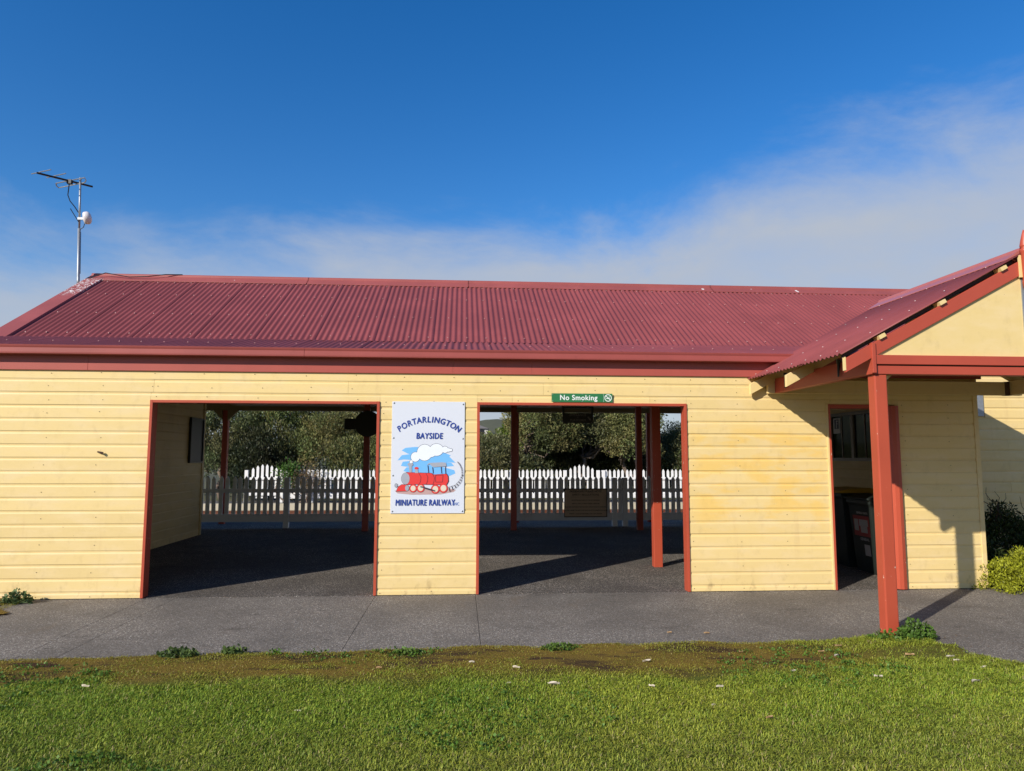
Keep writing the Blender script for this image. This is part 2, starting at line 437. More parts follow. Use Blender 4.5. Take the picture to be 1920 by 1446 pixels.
# roof: lower skirt at 14 degrees, main pitch at 30, separate sheets
def sheet_mesh(L, mat, width=.80, waves=10, amp=.0105, seg=6, thick=0):
    n = waves*seg+4; vs = []; fs = []
    for j, yy in enumerate((0, L)):
        for i in range(n+1):
            x = i*width/(waves*seg)
            vs.append((x, yy, amp*math.sin(2*math.pi*i/seg) + .0045*max(0, (i-n+8)/8) ))
    for i in range(n): fs.append((i, i+1, n+2+i, n+1+i))
    me = MB().add(vs, fs).mesh('roof_sheet', mat, True, False); return me
def slope_frame(x, y, z, ang): return T(x, y, z) @ Matrix.Rotation(ang, 4, 'X')
yB, zB, yR, zR = 1.10, 3.185, 3.52, 4.585
a1 = math.atan2(zB-2.885, yB+.14); a2 = math.atan2(zR-zB, yR-yB)
L1 = math.hypot(zB-2.885, yB+.14)+.02; L2 = math.hypot(zR-zB, yR-yB)
roof = MB().prism([(yB+.05, zB-.05), (yR, zR-.06), (5.7, 3.27), (8.35, 2.80), (8.33, 2.78), (5.7, 3.2), (yR, zR-.10), (yB+.05, zB-.1)], 19.6, 'x', -5.95).prism([(yB+.03, zB-.07), (yB+.03, zB-.1), (-.03, 2.84), (-.03, 2.87)], 12.5, 'x', -5.95).build('roof', M_dark, B)
su, sl_ = sheet_mesh(L2, M_roof), sheet_mesh(L1, M_roof)
x = -6.04; k = 0
while x < 13:
    inst('roof_sheet', su, roof, slope_frame(x, yB-.05, zB-.05*math.tan(a2)+.012, a2) @ T(0, 0, random.uniform(0, .002)))
    if x < 5.85: inst('roof_sheet', sl_, roof, slope_frame(x-.03, -.14, 2.885, a1) @ T(0, 0, random.uniform(0, .002)))
    x += .80
sr = sheet_mesh(math.hypot(2.18, 1.315), M_roof); sr2 = sheet_mesh(2.7, M_roof)
x = -6.04
while x < 13:
    inst('roof_sheet', sr, roof, T(x, yR, zR) @ Matrix.Rotation(-math.atan2(1.315, 2.18), 4, 'X'))
    inst('roof_sheet', sr2, roof, T(x, 5.68, 3.285) @ Matrix.Rotation(-R(9.9), 4, 'X')); x += .80
for k in range(1, 6): inst('roof_sheet', sr2, roof, T(-6.04-.8*k, 5.68, 3.285) @ Matrix.Rotation(-R(9.9), 4, 'X'))  # unseen sheets added past the left end to shade the rear post
def capprof(w, t=.004):
    c, s_ = math.cos(a2), math.sin(a2)
    roll = [(-.035, .008), (-.03, .032), (-.012, .048), (.012, .048), (.03, .032), (.035, .008)]
    return [(yR-w*c, zR+.03-w*s_), (yR-.04, zR+.025)] + [(yR+p, zR+.025+q) for p, q in roll] + [(yR+.04, zR+.025), (yR+w*c, zR+.03-w*s_), (yR+w*c, zR+.018-w*s_), (yR, zR-.0), (yR-w*c, zR+.018-w*s_)]
for a, b in ((-6.17, -2.6), (-2.62, .12), (.10, 4.4), (4.38, 13.5)):
    MB().prism([(p, q+random.uniform(0, .003)*0) for p, q in capprof(.21)], b-a, 'x', a).build('ridge_cap', M_flash, B)
# barge flashing at the left gable
c, s_ = math.cos(a2), math.sin(a2)
vs = []
for xx, dz in ((-6.19, -.16), (-6.19, .034), (-5.93, .034), (-5.92, .016)):
    vs += [(xx, yB-.12, zB-.12*math.tan(a2)+dz/c), (xx, yR+.0, zR+dz/c)]
MB().add(vs, [(0, 1, 3, 2), (2, 3, 5, 4), (4, 5, 7, 6)]).build('barge_flashing', M_flash, B, fix=False)
# cable lying along the ridge
MB().tube([(-6.15, 3.36, 4.53), (-5.9, 3.40, 4.64), (-5.5, 3.37, 4.57), (-5.2, 3.36, 4.585), (-4.95, 3.45, 4.645), (-4.7, 3.5, 4.66)], .008, 6).build('roof_cable', M_black, B)
# roof screws
sc = MB()
def screw(M, p):
    for r, h in ((.012, .004),):
        vs = [M @ Vector((p[0]+r*math.cos(q*math.pi/3), p[1]+r*math.sin(q*math.pi/3), p[2])) for q in range(6)] + [M @ Vector((p[0], p[1], p[2]+.012))]
        sc.add(vs, [(q, (q+1) % 6, 6) for q in range(6)])
x = -5.8
while x < 7:
    for v in (.12, .95, 1.85, L2-.28): screw(slope_frame(x, yB, zB+.012, a2), (0, v, .009))
    if x < 4.2: screw(slope_frame(x, -.14, 2.885, a1), (random.uniform(-.02, .02), .55, .012))
    x += .267
o = sc.build('roof_screws', M_screw, roof, fix=False); tag(o, kind='stuff')

# shelter inside: side wall, partition, ceiling, posts, beams
lw = MB().box(-5.15, -5.052, .10, 5.80, 0.006, 2.9).build('side_wall', M_yel, B)
FL = frame((-5.05, 0, 0), (0, 1, 0), (1, 0, 0))
for k in range(0, 18):
    z0 = Z0+ST*(k-1); board(lw, FL, .105, 5.74, z0, max(0, .1-z0) if z0 < .1 else 0)
MB().box(-5.16, -5.02, 5.745, 5.83, .02, 2.74).build('corner_board', M_yel2, B)
MB().box(4.40, 4.50, .10, 1.9, .006, 2.75).build('partition_wall', M_yel, B)
MB().box(-5.05, 4.40, .10, 8.3, 2.755, 2.79).build('ceiling', M_ceil, B)
def post(x, y, z0, z1, w=.115, m=None, name='post'):
    return MB().box(x-w/2, x+w/2, y-w/2, y+w/2, z0, z1).build(name, m or M_red2, B, bevel=.006)
post(2.842, 1.66, .045, 2.755, .125, M_red)
for x, y in ((-1.94, 6.36), (1.115, 6.38), (3.76, 6.28)): post(x, y, .095, 2.755, .12)
for x in (-5.36, -1.78, 1.30, 4.47): post(x, 8.1, .095, 2.66, .12)
MB().box(-11, 9, 8.03, 8.17, 2.66, 2.84).build('beam', M_ceil, B, bevel=.004)
MB().box(-5.05, 4.4, 6.29, 6.43, 2.70, 2.753).build('beam', M_ceil, B)
MB().prism([(-5.30, 2.66), (-5.06, 2.66), (-5.30, 2.42)], .05, 'y', 8.0).build('post_bracket', M_ceil, B)
MB().prism([(-5.42, 2.66), (-5.62, 2.66), (-5.42, 2.46)], .05, 'y', 8.0).build('post_bracket', M_ceil, B)
for y in (1.66, 4.0): MB().box(-5.05, 4.4, y-.06, y+.06, 2.60, 2.753).build('beam', M_ceil, B)
# gable end and added sun screen at the left end (outside the picture)
MB().prism([(.1, .0), (.1, 2.84), (yB, zB-.12), (yR, zR-.14), (5.8, 3.1), (5.8, .0)], .08, 'x', X0).build('gable_wall', M_yel, B)
MB().box(-10.5, -5.15, 5.72, 5.80, .006, 3.24).build('sun_screen_wall', M_yel, B)  # unseen wall put in to keep sun off the fence and rear post
# bin room behind the door
rw = MB().box(6.40, 6.5, .10, 1.9, .006, 2.9).box(6.40, 6.5, 3.3, 4.2, .006, 2.9).box(6.40, 6.5, 1.9, 3.3, .006, 1.56).box(6.40, 6.5, 1.9, 3.3, 2.36, 2.9).build('side_wall', M_yel, B)
FR = frame((6.398, 0, 0), (0, -1, 0), (-1, 0, 0))
for k in range(1, 18):
    z0 = Z0+ST*(k-1)
    if z0+ST <= 1.57 or z0 >= 2.35: board(rw, FR, -4.15, -.11, z0, 0, .152)
    else: board(rw, FR, -4.15, -3.31, z0); board(rw, FR, -1.89, -.11, z0)
MB().box(4.5, 6.4, .1, 4.2, 2.60, 2.66).build('ceiling', M_ceil, B)
win = MB()
for y0, y1, z0, z1 in ((1.9, 3.3, 1.56, 1.61), (1.9, 3.3, 2.31, 2.36), (1.9, 1.95, 1.61, 2.31), (3.25, 3.3, 1.61, 2.31), (2.56, 2.63, 1.61, 2.31)): win.box(6.365, 6.43, y0, y1, z0, z1)
wf = win.build('window', simple('grey window frame', (.34, .31, .26), .5), B)
for y0, y1 in ((1.95, 2.56), (2.63, 3.25)):
    MB().box(6.398, 6.404, y0, y1, 1.61, 2.31).build('pane', M_glass, wf)
    MB().box(6.385, 6.41, (y0+y1)/2-.008, (y0+y1)/2+.008, 1.61, 2.31).build('glazing_bar', bpy.data.materials['grey window frame'], wf)
# set-back wall right of the corner
sb = MB().box(6.56, 13, 1.222, 1.32, .006, 3.2).build('set_back_wall', M_yel, B)
FS = frame((0, 1.22, 0), (1, 0, 0), (0, -1, 0))
for k in range(0, 21):
    z0 = Z0-.02+ST*(k-1)
    cuts = [6.565, 7.93 + (.45 if k % 2 else 0), 10.2, 13]
    if 2.16 < z0+.05 < 2.6: cuts[0] = 7.60
    for a, b in zip(cuts[:-1], cuts[1:]): board(sb, FS, a+.001, b-.001, z0, max(0, .008-z0))
MB().box(6.57, 7.58, 1.19, 1.221, 2.215, 2.66).build('metal_panel', M_galv, B, bevel=.004)
MB().box(6.50, 6.56, .121, 1.22, .006, 3.0).build('return_wall', M_yel2, B)
MB().box(6.5, 13, 1.02, 1.06, 3.0, 3.16).build('fascia_board', M_fas, B)
# hook on the left wall
MB().tube([(-.02, 0, .004), (-.015, -.022, .006), (.02, -.03, .0), (.042, -.022, -.012)], [.009, .009, .010, .017], 7).build('wall_hook', simple('rusty iron', (.06, .028, .014), .8, .4, 40), B, T(-4.165, -.014, 1.66))

# ------------------------------------------------------------------ entrance canopy
Cn = thing('entrance_canopy', 'red-posted gabled porch with corrugated roof at the right-hand doorway', 'porch', (5.45, -2.1, 0))
cx, yf = 5.45, -2.17; pa = R(28.5); tp = math.tan(pa)
def cpost(x): return MB().box(x-.062, x+.062, yf-.012, yf+.108, -.03, 2.405).build('post', M_red, Cn, bevel=.012)
cpost(3.962); cpost(2*cx-3.962)
for s_ in (1, -1):
    f = lambda x: cx + s_*(x-cx)
    lo, hi = sorted((f(3.82), f(3.90)))
    # side beam from the post back to the wall
    lo, hi = sorted((f(3.875), f(3.955)))
    MB().box(lo, hi, yf+.02, -.03, 2.41, 2.585).build('side_beam', M_red2 if s_ > 0 else M_yel2, Cn, bevel=.003)
    # barge rafter with tail, in front
    def raf(y0, y1, mat, tailmat, xa, name='rafter', dep=.125, top=0.0):
        # line of the rafter top: z = zt(x)
        zt = lambda x: 2.551 + (x-3.62)*tp + top
        p = [(xa, zt(xa)), (cx-.045, zt(cx-.045)), (cx-.045, zt(cx-.045)-dep/math.cos(pa)), (xa+.0, zt(xa)-dep/math.cos(pa)*.92)]
        p = [(f(a), b) for a, b in p]
        return MB().prism(p, y1-y0, 'y', y0).build(name, mat, Cn, bevel=.003)
    raf(yf-.035, yf+.012, M_red2, M_yel2, 3.615, 'barge_rafter')
    for yy in (-1.04, -.06): raf(yy-.045, yy, M_yel2, M_yel2, 3.56)
    e0, e1 = sorted((f(3.606), f(3.614))); MB().box(e0, e1, yf-.034, yf+.011, 2.435, 2.562).build('rafter_end', M_yel2, Cn)
    # corner block, gable board and purlins
    lo, hi = sorted((f(3.868), f(3.905))); MB().box(lo, hi, yf-.05, yf+.02, 2.412, 2.70).build('corner_block', M_red2, Cn, bevel=.004)
    for d, z in ((.36, 0), (.98, 0), (1.62, 0)):
        xx = 3.62+d; zz = 2.551 + d*tp
        M = T(f(xx), 0, zz) @ Matrix.Rotation(-pa*s_, 4, 'Y')
        MB().box(-.035, .035, yf-.06, .1, .001, .036).build('purlin', M_yel2, Cn, M)
    zt = lambda x: 2.554 + (x-3.62)*tp
    MB().prism([(f(3.62), zt(3.62)), (f(cx-.05), zt(cx-.05)), (f(cx-.05), zt(cx-.05)+.036), (f(3.62), zt(3.62)+.036)], .02, 'y', yf+.04).build('light_stop_strip', M_dark, Cn)  # added dark strip, stops sun passing between rafter and roof sheet
    # iron straps under the eave
    for yy in (-1.62, -.42):
        x0 = f(3.868); MB().tube([(x0, yy, 2.62), (x0-.006*s_, yy, 2.56), (x0-.012*s_, yy, 2.44)], [.03, .014, .009], 6).build('strap', M_black, Cn)
# roof sheets run from eave to ridge, laid across the porch depth
slen = (cx-3.565)/math.cos(pa)
cm = sheet_mesh(slen, M_roof)
for s_ in (1, -1):
    for i in range(3):
        # local x along -y (front to back), local y up the slope
        ex = Vector((0, 1, 0)) if s_ < 0 else Vector((0, -1, 0)); ey = Vector((s_*math.cos(pa), 0, math.sin(pa))); ez = ex.cross(ey)
        M = Matrix((ex, ey, ez)).transposed().to_4x4()
        y_ = (.16 - i*.762) if s_ > 0 else (-2.126 + i*.762)
        M.translation = (cx - s_*(cx-3.565), y_, 2.588)
        o = inst('roof_sheet', cm, Cn, M); sm = o.modifiers.new('thick', 'SOLIDIFY'); sm.thickness = .0025
# ridge cap and finial
rz = 2.588 + (cx-3.565)*tp
w = .19; cc, ss = math.cos(pa), math.sin(pa)
prof = [(cx-w*cc, rz+.022-w*ss), (cx-.03, rz+.02), (cx-.022, rz+.045), (cx, rz+.055), (cx+.022, rz+.045), (cx+.03, rz+.02), (cx+w*cc, rz+.022-w*ss), (cx+w*cc, rz+.012-w*ss), (cx, rz+.004), (cx-w*cc, rz+.012-w*ss)]
MB().prism(prof, 2.36, 'y', -2.2).build('ridge_cap', simple('glossy faded red cap', (.42, .13, .11), .3, .08), Cn)
MB().lathe([(.03, -.36), (.036, -.30), (.03, -.26), (.034, -.02), (.042, 0), (.044, .025), (.026, .038), (.040, .05), (.040, .062), (.029, .12), (.015, .18), (.005, .215), (.001, .22)], 16, (cx, -2.235, rz)).build('finial', M_red, Cn, smooth=True)
# gable: yellow sheet in two halves, joint strip, bottom rails
zb = 2.565
for s_ in (1, -1):
    f = lambda x: cx + s_*(x-cx)
    p = [(f(3.74), zb), (f(cx-.014), zb), (f(cx-.014), zb+(cx-.02-3.74)*tp)]
    MB().prism(p, .008, 'y', yf-.012).build('gable_panel', M_yel2, Cn)
MB().box(cx-.022, cx+.022, yf-.024, yf-.0121, zb, zb+.85).build('joint_strip', M_galv, Cn)
MB().box(cx-.05, cx+.05, yf-.05, yf-.03, rz-.25, rz-.03).build('apex_block', M_yel2, Cn)
MB().box(3.906, 2*cx-3.906, yf-.04, yf-.0125, 2.497, 2.585).build('front_rail', M_red2, Cn, bevel=.003)
MB().box(3.87, 2*cx-3.87, yf-.022, yf+.075, 2.405, 2.484).build('front_beam', M_red2, Cn, bevel=.003)
MB().box(3.90, 2*cx-3.90, yf-.01, yf+.03, 2.4845, 2.4965).build('shadow_gap_strip', M_dark, Cn)  # dark strip stands in for shade in the gap between rail and beam
MB().box(3.79, 2*cx-3.79, -.095, -.038, 2.405, 2.575).build('rear_beam', M_yel2, Cn, bevel=.003)
MB().box(6.88, 6.97, -.099, -.036, 2.402, 2.578).build('beam_joint', simple('rusty brown plate', (.10, .055, .03), .8, .4, 30), Cn)
MB().prism([(4.03, 2.404), (4.12, 2.404), (4.03, 2.33)], .03, 'y', yf+.06).build('brace', M_yel2, Cn)
sc = MB()
for d in (.10, .50, .98, 1.42, 1.95):
    for i in range(7 if d < .2 else 5):
        yy = -2.0 + i*(.32 if d < .2 else .46) + d*.03
        n = Vector((-math.sin(pa), 0, math.cos(pa))); p = Vector((3.565+d*math.cos(pa), yy, 2.588+d*math.sin(pa))) + n*.012
        a, b = Vector((0, 1, 0)), Vector((math.cos(pa), 0, math.sin(pa)))
        vs = [p + .008*(a*math.cos(q*math.pi/3)+b*math.sin(q*math.pi/3)) for q in range(6)] + [p+n*.007]
        sc.add(vs, [(q, (q+1) % 6, 6) for q in range(6)])
o = sc.build('roof_screws', simple('pale screw caps', (.60, .46, .43), .4), Cn, fix=False); tag(o, kind='stuff')

# ------------------------------------------------------------------ picket fences
def picket_mesh(w, h, z0=0, t=.02):
    return MB().prism([(-w/2, z0), (w/2, z0), (w/2, h-.07), (w*.28, h-.035), (0, h), (-w*.28, h-.035), (-w/2, h-.07)], t, 'y', -t/2).mesh('picket', M_white)
pk = picket_mesh(.082, 1.095, .14)
Fn = thing('picket_fence', 'shaded white picket fence along the platform just beyond the shelter', 'fence', (0, 7.1, .1))
def fence(P, x0, x1, y, z, step, posts, gaps=()):
    n = int((x1-x0)/step)
    for i in range(n+1):
        x = x0+i*step
        if any(a < x < b for a, b in gaps) or any(abs(x-p) < .085 for p in posts): continue
        inst('picket', pk, P, T(x, y+random.uniform(-.002, .002), z+random.uniform(-.008, .008)) @ Matrix.Rotation(random.gauss(0, .008), 4, 'Y'))
    ends = [x0-.05]; 
    xs = [x0-.06]+[v for g in gaps for v in g]+[x1+.06]
    for a, b in zip(xs[::2], xs[1::2]):
        MB().box(a, b, y-.055, y-.0115, z+.745, z+.825).build('rail', M_white, P, bevel=.003)
        MB().box(a, b, y-.045, y-.0115, z+.13, z+.295).build('bottom_board', M_white, P, bevel=.003)
    for p in posts:
        MB().box(p-.055, p+.055, y-.075, y+.04, z-.0, z+1.06).build('post', M_white, P, bevel=.006)
fence(Fn, -8.0, 6.5, 7.1, .1, .1325, (-6.8, -3.70, -.45, 3.40, 3.63, 4.42), ())
Ff = thing('picket_fence', 'sunlit white picket fence on the far side of the track', 'fence', (0, 15.6, .1))
G1, G2 = (-6.95, -5.95), (3.62, 4.62)
fence(Ff, -5.75, 13, 15.6, .1, .143, (G1[1]+.07, -4.9, -2.4, .2, 1.55, G2[0]-.07, G2[1]+.07, G2[1]+.25, 8.2), (G2,))
for (a, b), lab in ((G1, 'arched white picket gate in the far fence, left of the climbing weed'), (G2, 'arched white picket gate in the far fence behind the hanging platform sign')):
    G = thing('picket_gate', lab, 'gate', ((a+b)/2, 15.6, .1), 'arched gates in the far fence')
    if a < 0: MB().box(a-.13, a-.02, 15.53, 15.64, .1, 1.16).build('gate_post', M_white, G, bevel=.006)
    n = 6
    for i in range(n):
        u = (i+.5)/n; x = a+.05+(b-a-.1)*u; h = 1.10+.16*math.sin(math.pi*u)
        place(bpy.data.objects.new('picket', picket_mesh(.082, h, .14)), G, T(x, 15.6, .1))
    for z0, z1 in ((.845, .925), (.33, .43)): MB().box(a+.03, b-.03, 15.545, 15.5885, z0, z1).build('rail', M_white, G)

# ------------------------------------------------------------------ railway track
Tr = thing('miniature_railway_track', 'narrow miniature railway track with rusty rails on stone ballast', 'railway track', (0, 13.2, -.12))
M_rust = simple('rusty rail steel', (.16, .06, .03), .6, .3, 20, .3); M_slp = simple('weathered sleeper', (.10, .07, .05), .9, .3)
for y in (12.95, 13.45): MB().prism([(y-.03, -.07), (y+.03, -.07), (y+.03, -.06), (y+.008, -.055), (y+.008, -.02), (y+.018, -.012), (y+.018, 0), (y-.018, 0), (y-.018, -.012), (y-.008, -.02), (y-.008, -.055), (y-.03, -.06)], 60, 'x', -30).build('rail', M_rust, Tr)
sm_ = MB().box(-.06, .06, 12.7, 13.7, -.13, -.072).mesh('sleeper', M_slp)
for i in range(60): inst('sleeper', sm_, Tr, T(-12+i*.42, 0, random.uniform(-.004, .004)))

# ------------------------------------------------------------------ signs
def text_mesh(body, size, mat, bold=0, align='CENTER', sx=1, shear=0, space=1.0):
    cu = bpy.data.curves.new('t', 'FONT'); cu.body = body; cu.size = size; cu.offset = bold; cu.align_x = align; cu.align_y = 'CENTER'; cu.shear = shear
    cu.resolution_u = 3; cu.space_character = space
    ob = bpy.data.objects.new('t', cu); COL.objects.link(ob); bpy.context.view_layer.update()
    dg = bpy.context.evaluated_depsgraph_get(); me = bpy.data.meshes.new_from_object(ob.evaluated_get(dg))
    bpy.data.objects.remove(ob); bpy.data.curves.remove(cu)
    vs = [(v.co.x*sx, v.co.y) for v in me.vertices]; fs = [tuple(p.vertices) for p in me.polygons]; bpy.data.meshes.remove(me)
    return vs, fs
class Flat:   # flat print on a panel facing -y ; coordinates (x,z)
    def __init__(s, y): s.mb = MB(); s.y = y; s.k = 0
    def add(s, vs, fs): s.mb.add([(a, s.y-s.k*.00004, b) for a, b in vs], fs); s.k += 1
    def text(s, body, x, z, size, bold=0, rot=0, align='CENTER', sx=1, shear=0):
        vs, fs = text_mesh(body, size, None, 0, align, sx, shear, 1.0+bold*45*(1 if len(body) > 1 else 0)); c, q = math.cos(rot), math.sin(rot)
        for dx, dz in (((0, 0),) if bold < .0005 else ((0, 0), (bold, 0), (-bold, 0), (0, bold), (0, -bold))):   # strokes thickened
            s.add([(x+dx+a*c-b*q, z+dz+a*q+b*c) for a, b in vs], fs)
        return s
    def poly(s, pts): s.add(pts, [tuple(range(len(pts)))]); return s
    def ell(s, x, z, rx, rz=None, n=20, a0=0, a1=2*math.pi):
        rz = rz or rx; full = abs(a1-a0-2*math.pi) < 1e-6
        k = n if full else n+1
        return s.poly([(x+rx*math.cos(a0+(a1-a0)*i/n), z+rz*math.sin(a0+(a1-a0)*i/n)) for i in range(k)])
    def ring(s, x, z, r0, r1, n=28, kz=1):
        vs = []; 
        for r in (r0, r1): vs += [(x+r*math.cos(2*math.pi*i/n), z+kz*r*math.sin(2*math.pi*i/n)) for i in range(n)]
        s.add(vs, [(i, (i+1) % n, n+(i+1) % n, n+i) for i in range(n)]); return s
    def line(s, pts, w):
        for (a, b), (c, d) in zip(pts[:-1], pts[1:]):
            l = math.hypot(c-a, d-b) or 1; nx, nz = -(d-b)/l*w/2, (c-a)/l*w/2
            s.poly([(a-nx, b-nz), (c-nx, d-nz), (c+nx, d+nz), (a+nx, b+nz)])
        return s
    def build(s, name, mat, parent): return s.mb.build(name, mat, parent, fix=False)
# main sign; (px,py) of the enlarged photograph -> metres
SX, SZ, SY = -.823, 2.277, -.024
S = thing('railway_sign', 'white PORTARLINGTON BAYSIDE MINIATURE RAILWAY sign with red engine between the openings', 'sign', (-.39, -.02, .95))
MB().box(-.823, .047, SY, -.0155, .949, 2.277).build('panel', M_signw, S, bevel=.002)
def P_(x, y): return (-.823 + (x-92+ (y-133)*.0245)/788*.872, 2.277-(y-133)/1212*1.328)
def L_(v): return v*.0011
f = Flat(SY-.0030)
word = 'PORTARLINGTON'; wd = {'I': .55, 'L': .84, 'T': .92, 'O': 1.2, 'G': 1.18, 'N': 1.15, 'R': .98, 'P': .95}
ws = [wd.get(ch, 1) for ch in word]; tot = sum(ws); acc = 0
cxs, czs = P_(474, 880); Rr = L_(545)
for ch, w_ in zip(word, ws):
    th = R(38.5)*(1-2*(acc+w_/2)/tot); acc += w_
    f.text(ch, cxs-Rr*math.sin(-th)*-1 if False else cxs-Rr*math.sin(th), czs+Rr*math.cos(th), .098, .003, th, sx=.9, shear=.08)
x, z = P_(488, 512); f.text('BAYSIDE', x, z, .098, .0026, 0, sx=.78, shear=.08)
x, z = P_(433, 1232); f.text('MINIATURE RAILWAY', x, z, .10, .0024, 0, sx=.66, shear=.08)
f.build('lettering', M_blue, S)
x, z = P_(768, 1246); Flat(SY-.0030).text('INC', x, z, .05, .001, 0, sx=.75).build('lettering', flat('pale blue print', (.16, .24, .52)), S)
# picture: sky strokes
f = Flat(SY-.0010)
for pts in ([(190, 668), (230, 640), (330, 630), (470, 632), (640, 690), (715, 720), (690, 740), (560, 735), (400, 745), (250, 700)],
            [(145, 775), (190, 720), (300, 705), (560, 720), (700, 735), (765, 800), (700, 795), (500, 790), (300, 770), (210, 765)],
            [(180, 835), (200, 790), (330, 775), (560, 785), (720, 800), (748, 835), (600, 850), (300, 850)],
            [(205, 890), (240, 850), (420, 840), (640, 850), (750, 880), (762, 915), (700, 942), (560, 930), (300, 915)]):
    f.poly([P_(*p) for p in pts])
f.build('printed_sky', flat('light blue print', (.17, .47, .85)), S)
f = Flat(SY-.0030); g = Flat(SY-.0020)
for x, y, r, q in ((335, 738, 48, 52), (435, 690, 82, 88), (562, 660, 76, 66), (655, 658, 34, 36), (692, 662, 20, 20), (718, 662, 15, 15), (500, 690, 60, 50), (290, 795, 17, 22)):
    a, b = P_(x, y); f.ell(a, b, L_(r), L_(q)); g.ell(a, b, L_(r+4), L_(q+4))
f.build('printed_smoke', flat('white print', (.78, .82, .88)), S); g.build('printed_outline', flat('dark grey print', (.10, .10, .12)), S)
f = Flat(SY-.0012); 
f.poly([P_(*p) for p in [(110, 1100), (140, 1130), (300, 1145), (600, 1142), (740, 1115), (765, 1095), (680, 1075), (300, 1085)]])
f.build('printed_ground', flat('dusty pink print', (.50, .33, .31)), S)
red = Flat(SY-.0050); drk = Flat(SY-.0040); gry = Flat(SY-.0060); lt = Flat(SY-.0070)
def blob(F, G, pts): 
    F.poly([P_(*p) for p in pts]); cx_, cy_ = sum(p[0] for p in pts)/len(pts), sum(p[1] for p in pts)/len(pts)
    G.poly([P_(cx_+(p[0]-cx_)*1.025+(2 if p[0] > cx_ else -2), cy_+(p[1]-cy_)*1.03+(2 if p[1] > cy_ else -2)) for p in pts])
blob(red, drk, [(215, 920), (250, 906), (500, 914), (530, 930), (665, 922), (682, 950), (684, 1000), (665, 1035), (540, 1036), (360, 1032), (240, 1036), (205, 1000)])
blob(red, drk, [(128, 1108), (150, 1060), (190, 1035), (240, 1040), (250, 1075), (240, 1105)])
for x, y, r in ((308, 1076, 40), (388, 1074, 42), (545, 1085, 45), (632, 1075, 46)):
    a, b = P_(x, y); red.ell(a, b, L_(r), L_(r*1.05)); drk.ell(a, b, L_(r+2.5), L_(r*1.05+2.5)); lt.ell(a, b, L_(r*.68), L_(r*.74))
for x, y, r, q in ((228, 972, 44, 62), (128, 1045, 15, 20), (243, 1073, 21, 30)):
    a, b = P_(x, y); gry.ell(a, b, L_(r), L_(q)); drk.ell(a, b, L_(r+2.5), L_(q+2.5))
gry.poly([P_(*p) for p in [(268, 905), (266, 835), (250, 825), (255, 806), (300, 803), (314, 822), (296, 836), (296, 905)]])
gry.poly([P_(*p) for p in [(328, 912), (332, 872), (360, 872), (366, 912)]]); red.ell(*P_(346, 860), L_(22), L_(14))
gry.poly([P_(*p) for p in [(455, 828), (480, 802), (620, 795), (662, 800), (668, 838), (530, 848), (505, 832), (490, 815)]])
lw_ = Flat(SY-.0075)
for x0, y0, x1, y1 in ((468, 830, 475, 912), (518, 848, 524, 915), (610, 842, 614, 915), (655, 838, 658, 920), (385, 1052, 545, 1102), (385, 1062, 545, 1110)): lw_.line([P_(x0, y0), P_(x1, y1)], L_(7))
for pts in ([(370, 912), (392, 955), (388, 1000), (372, 1030)], [(445, 912), (466, 955), (462, 1000), (446, 1032)], [(515, 915), (535, 960), (530, 1005), (518, 1034)], [(548, 935), (628, 932), (622, 1008), (548, 1008), (548, 935)]): lw_.line([P_(*p) for p in pts], L_(3))
tr0 = [(690, 1062), (760, 1040), (805, 990), (832, 930), (828, 870), (808, 820), (782, 788)]; tr1 = [(700, 1112), (775, 1062), (822, 1005), (842, 935), (838, 868), (815, 815), (788, 788)]
lw_.line([P_(*p) for p in tr0], L_(3)); lw_.line([P_(*p) for p in tr1], L_(3))
for k in range(14):
    u = k/14*6; i = int(u); v = u-i; q = lambda Tt: (Tt[i][0]+(Tt[i+1][0]-Tt[i][0])*v, Tt[i][1]+(Tt[i+1][1]-Tt[i][1])*v)
    lw_.line([P_(*q(tr0)), P_(*q(tr1))], L_(7 if k < 8 else 4))
red.build('printed_engine', flat('red print', (.72, .045, .04)), S); drk.build('printed_outline', flat('black print', (.03, .02, .03)), S)
gry.build('printed_smokebox', flat('grey print', (.36, .38, .43)), S); lt.build('printed_wheels', flat('beige print', (.70, .62, .48)), S)
lw_.build('printed_lines', flat('dark line print', (.05, .035, .05)), S)
bolt = MB().lathe([(.010, 0), (.010, -.003), (.005, -.006), (.001, -.0065)], 8, (0, 0, 0), 'y').mesh('bolt', M_galv)
for x, y in ((112, 150), (858, 160), (100, 532), (855, 537), (90, 938), (848, 938), (76, 1322), (836, 1322)):
    a, b = P_(x, y); a = min(max(a, -.80), .025); inst('bolt', bolt, S, T(a, SY-.001, b))

M_green = flat('green sign enamel', (.022, .17, .055)); M_wh = flat('white sign lettering', (.80, .82, .78))
S = thing('no_smoking_sign', 'small green No Smoking sign above the second opening', 'sign', (1.475, -.02, 2.285))
MB().box(1.099, 1.849, -.034, -.030, 2.284, 2.389).build('panel', M_green, S, bevel=.001)
MB().box(1.13, 1.82, -.030, -.0158, 2.30, 2.37).build('backing', M_galv, S)
f = Flat(-.0348).text('No Smoking', 1.43, 2.335, .088, .0018, 0, sx=.98)
f.ring(1.795, 2.337, .036, .045); f.line([(1.768, 2.362), (1.822, 2.312)], .009); f.line([(1.772, 2.330), (1.815, 2.330)], .010)
f.line([(1.802, 2.340), (1.812, 2.350), (1.806, 2.360)], .005); f.line([(1.739, 2.286), (1.739, 2.388)], .002)
f.build('lettering', M_wh, S)
for x, z in ((1.115, 2.376), (1.115, 2.297), (1.475, 2.3835), (1.475, 2.2895)): inst('screw', bolt, S, T(x, -.0345, z) @ Matrix.Scale(.45, 4))

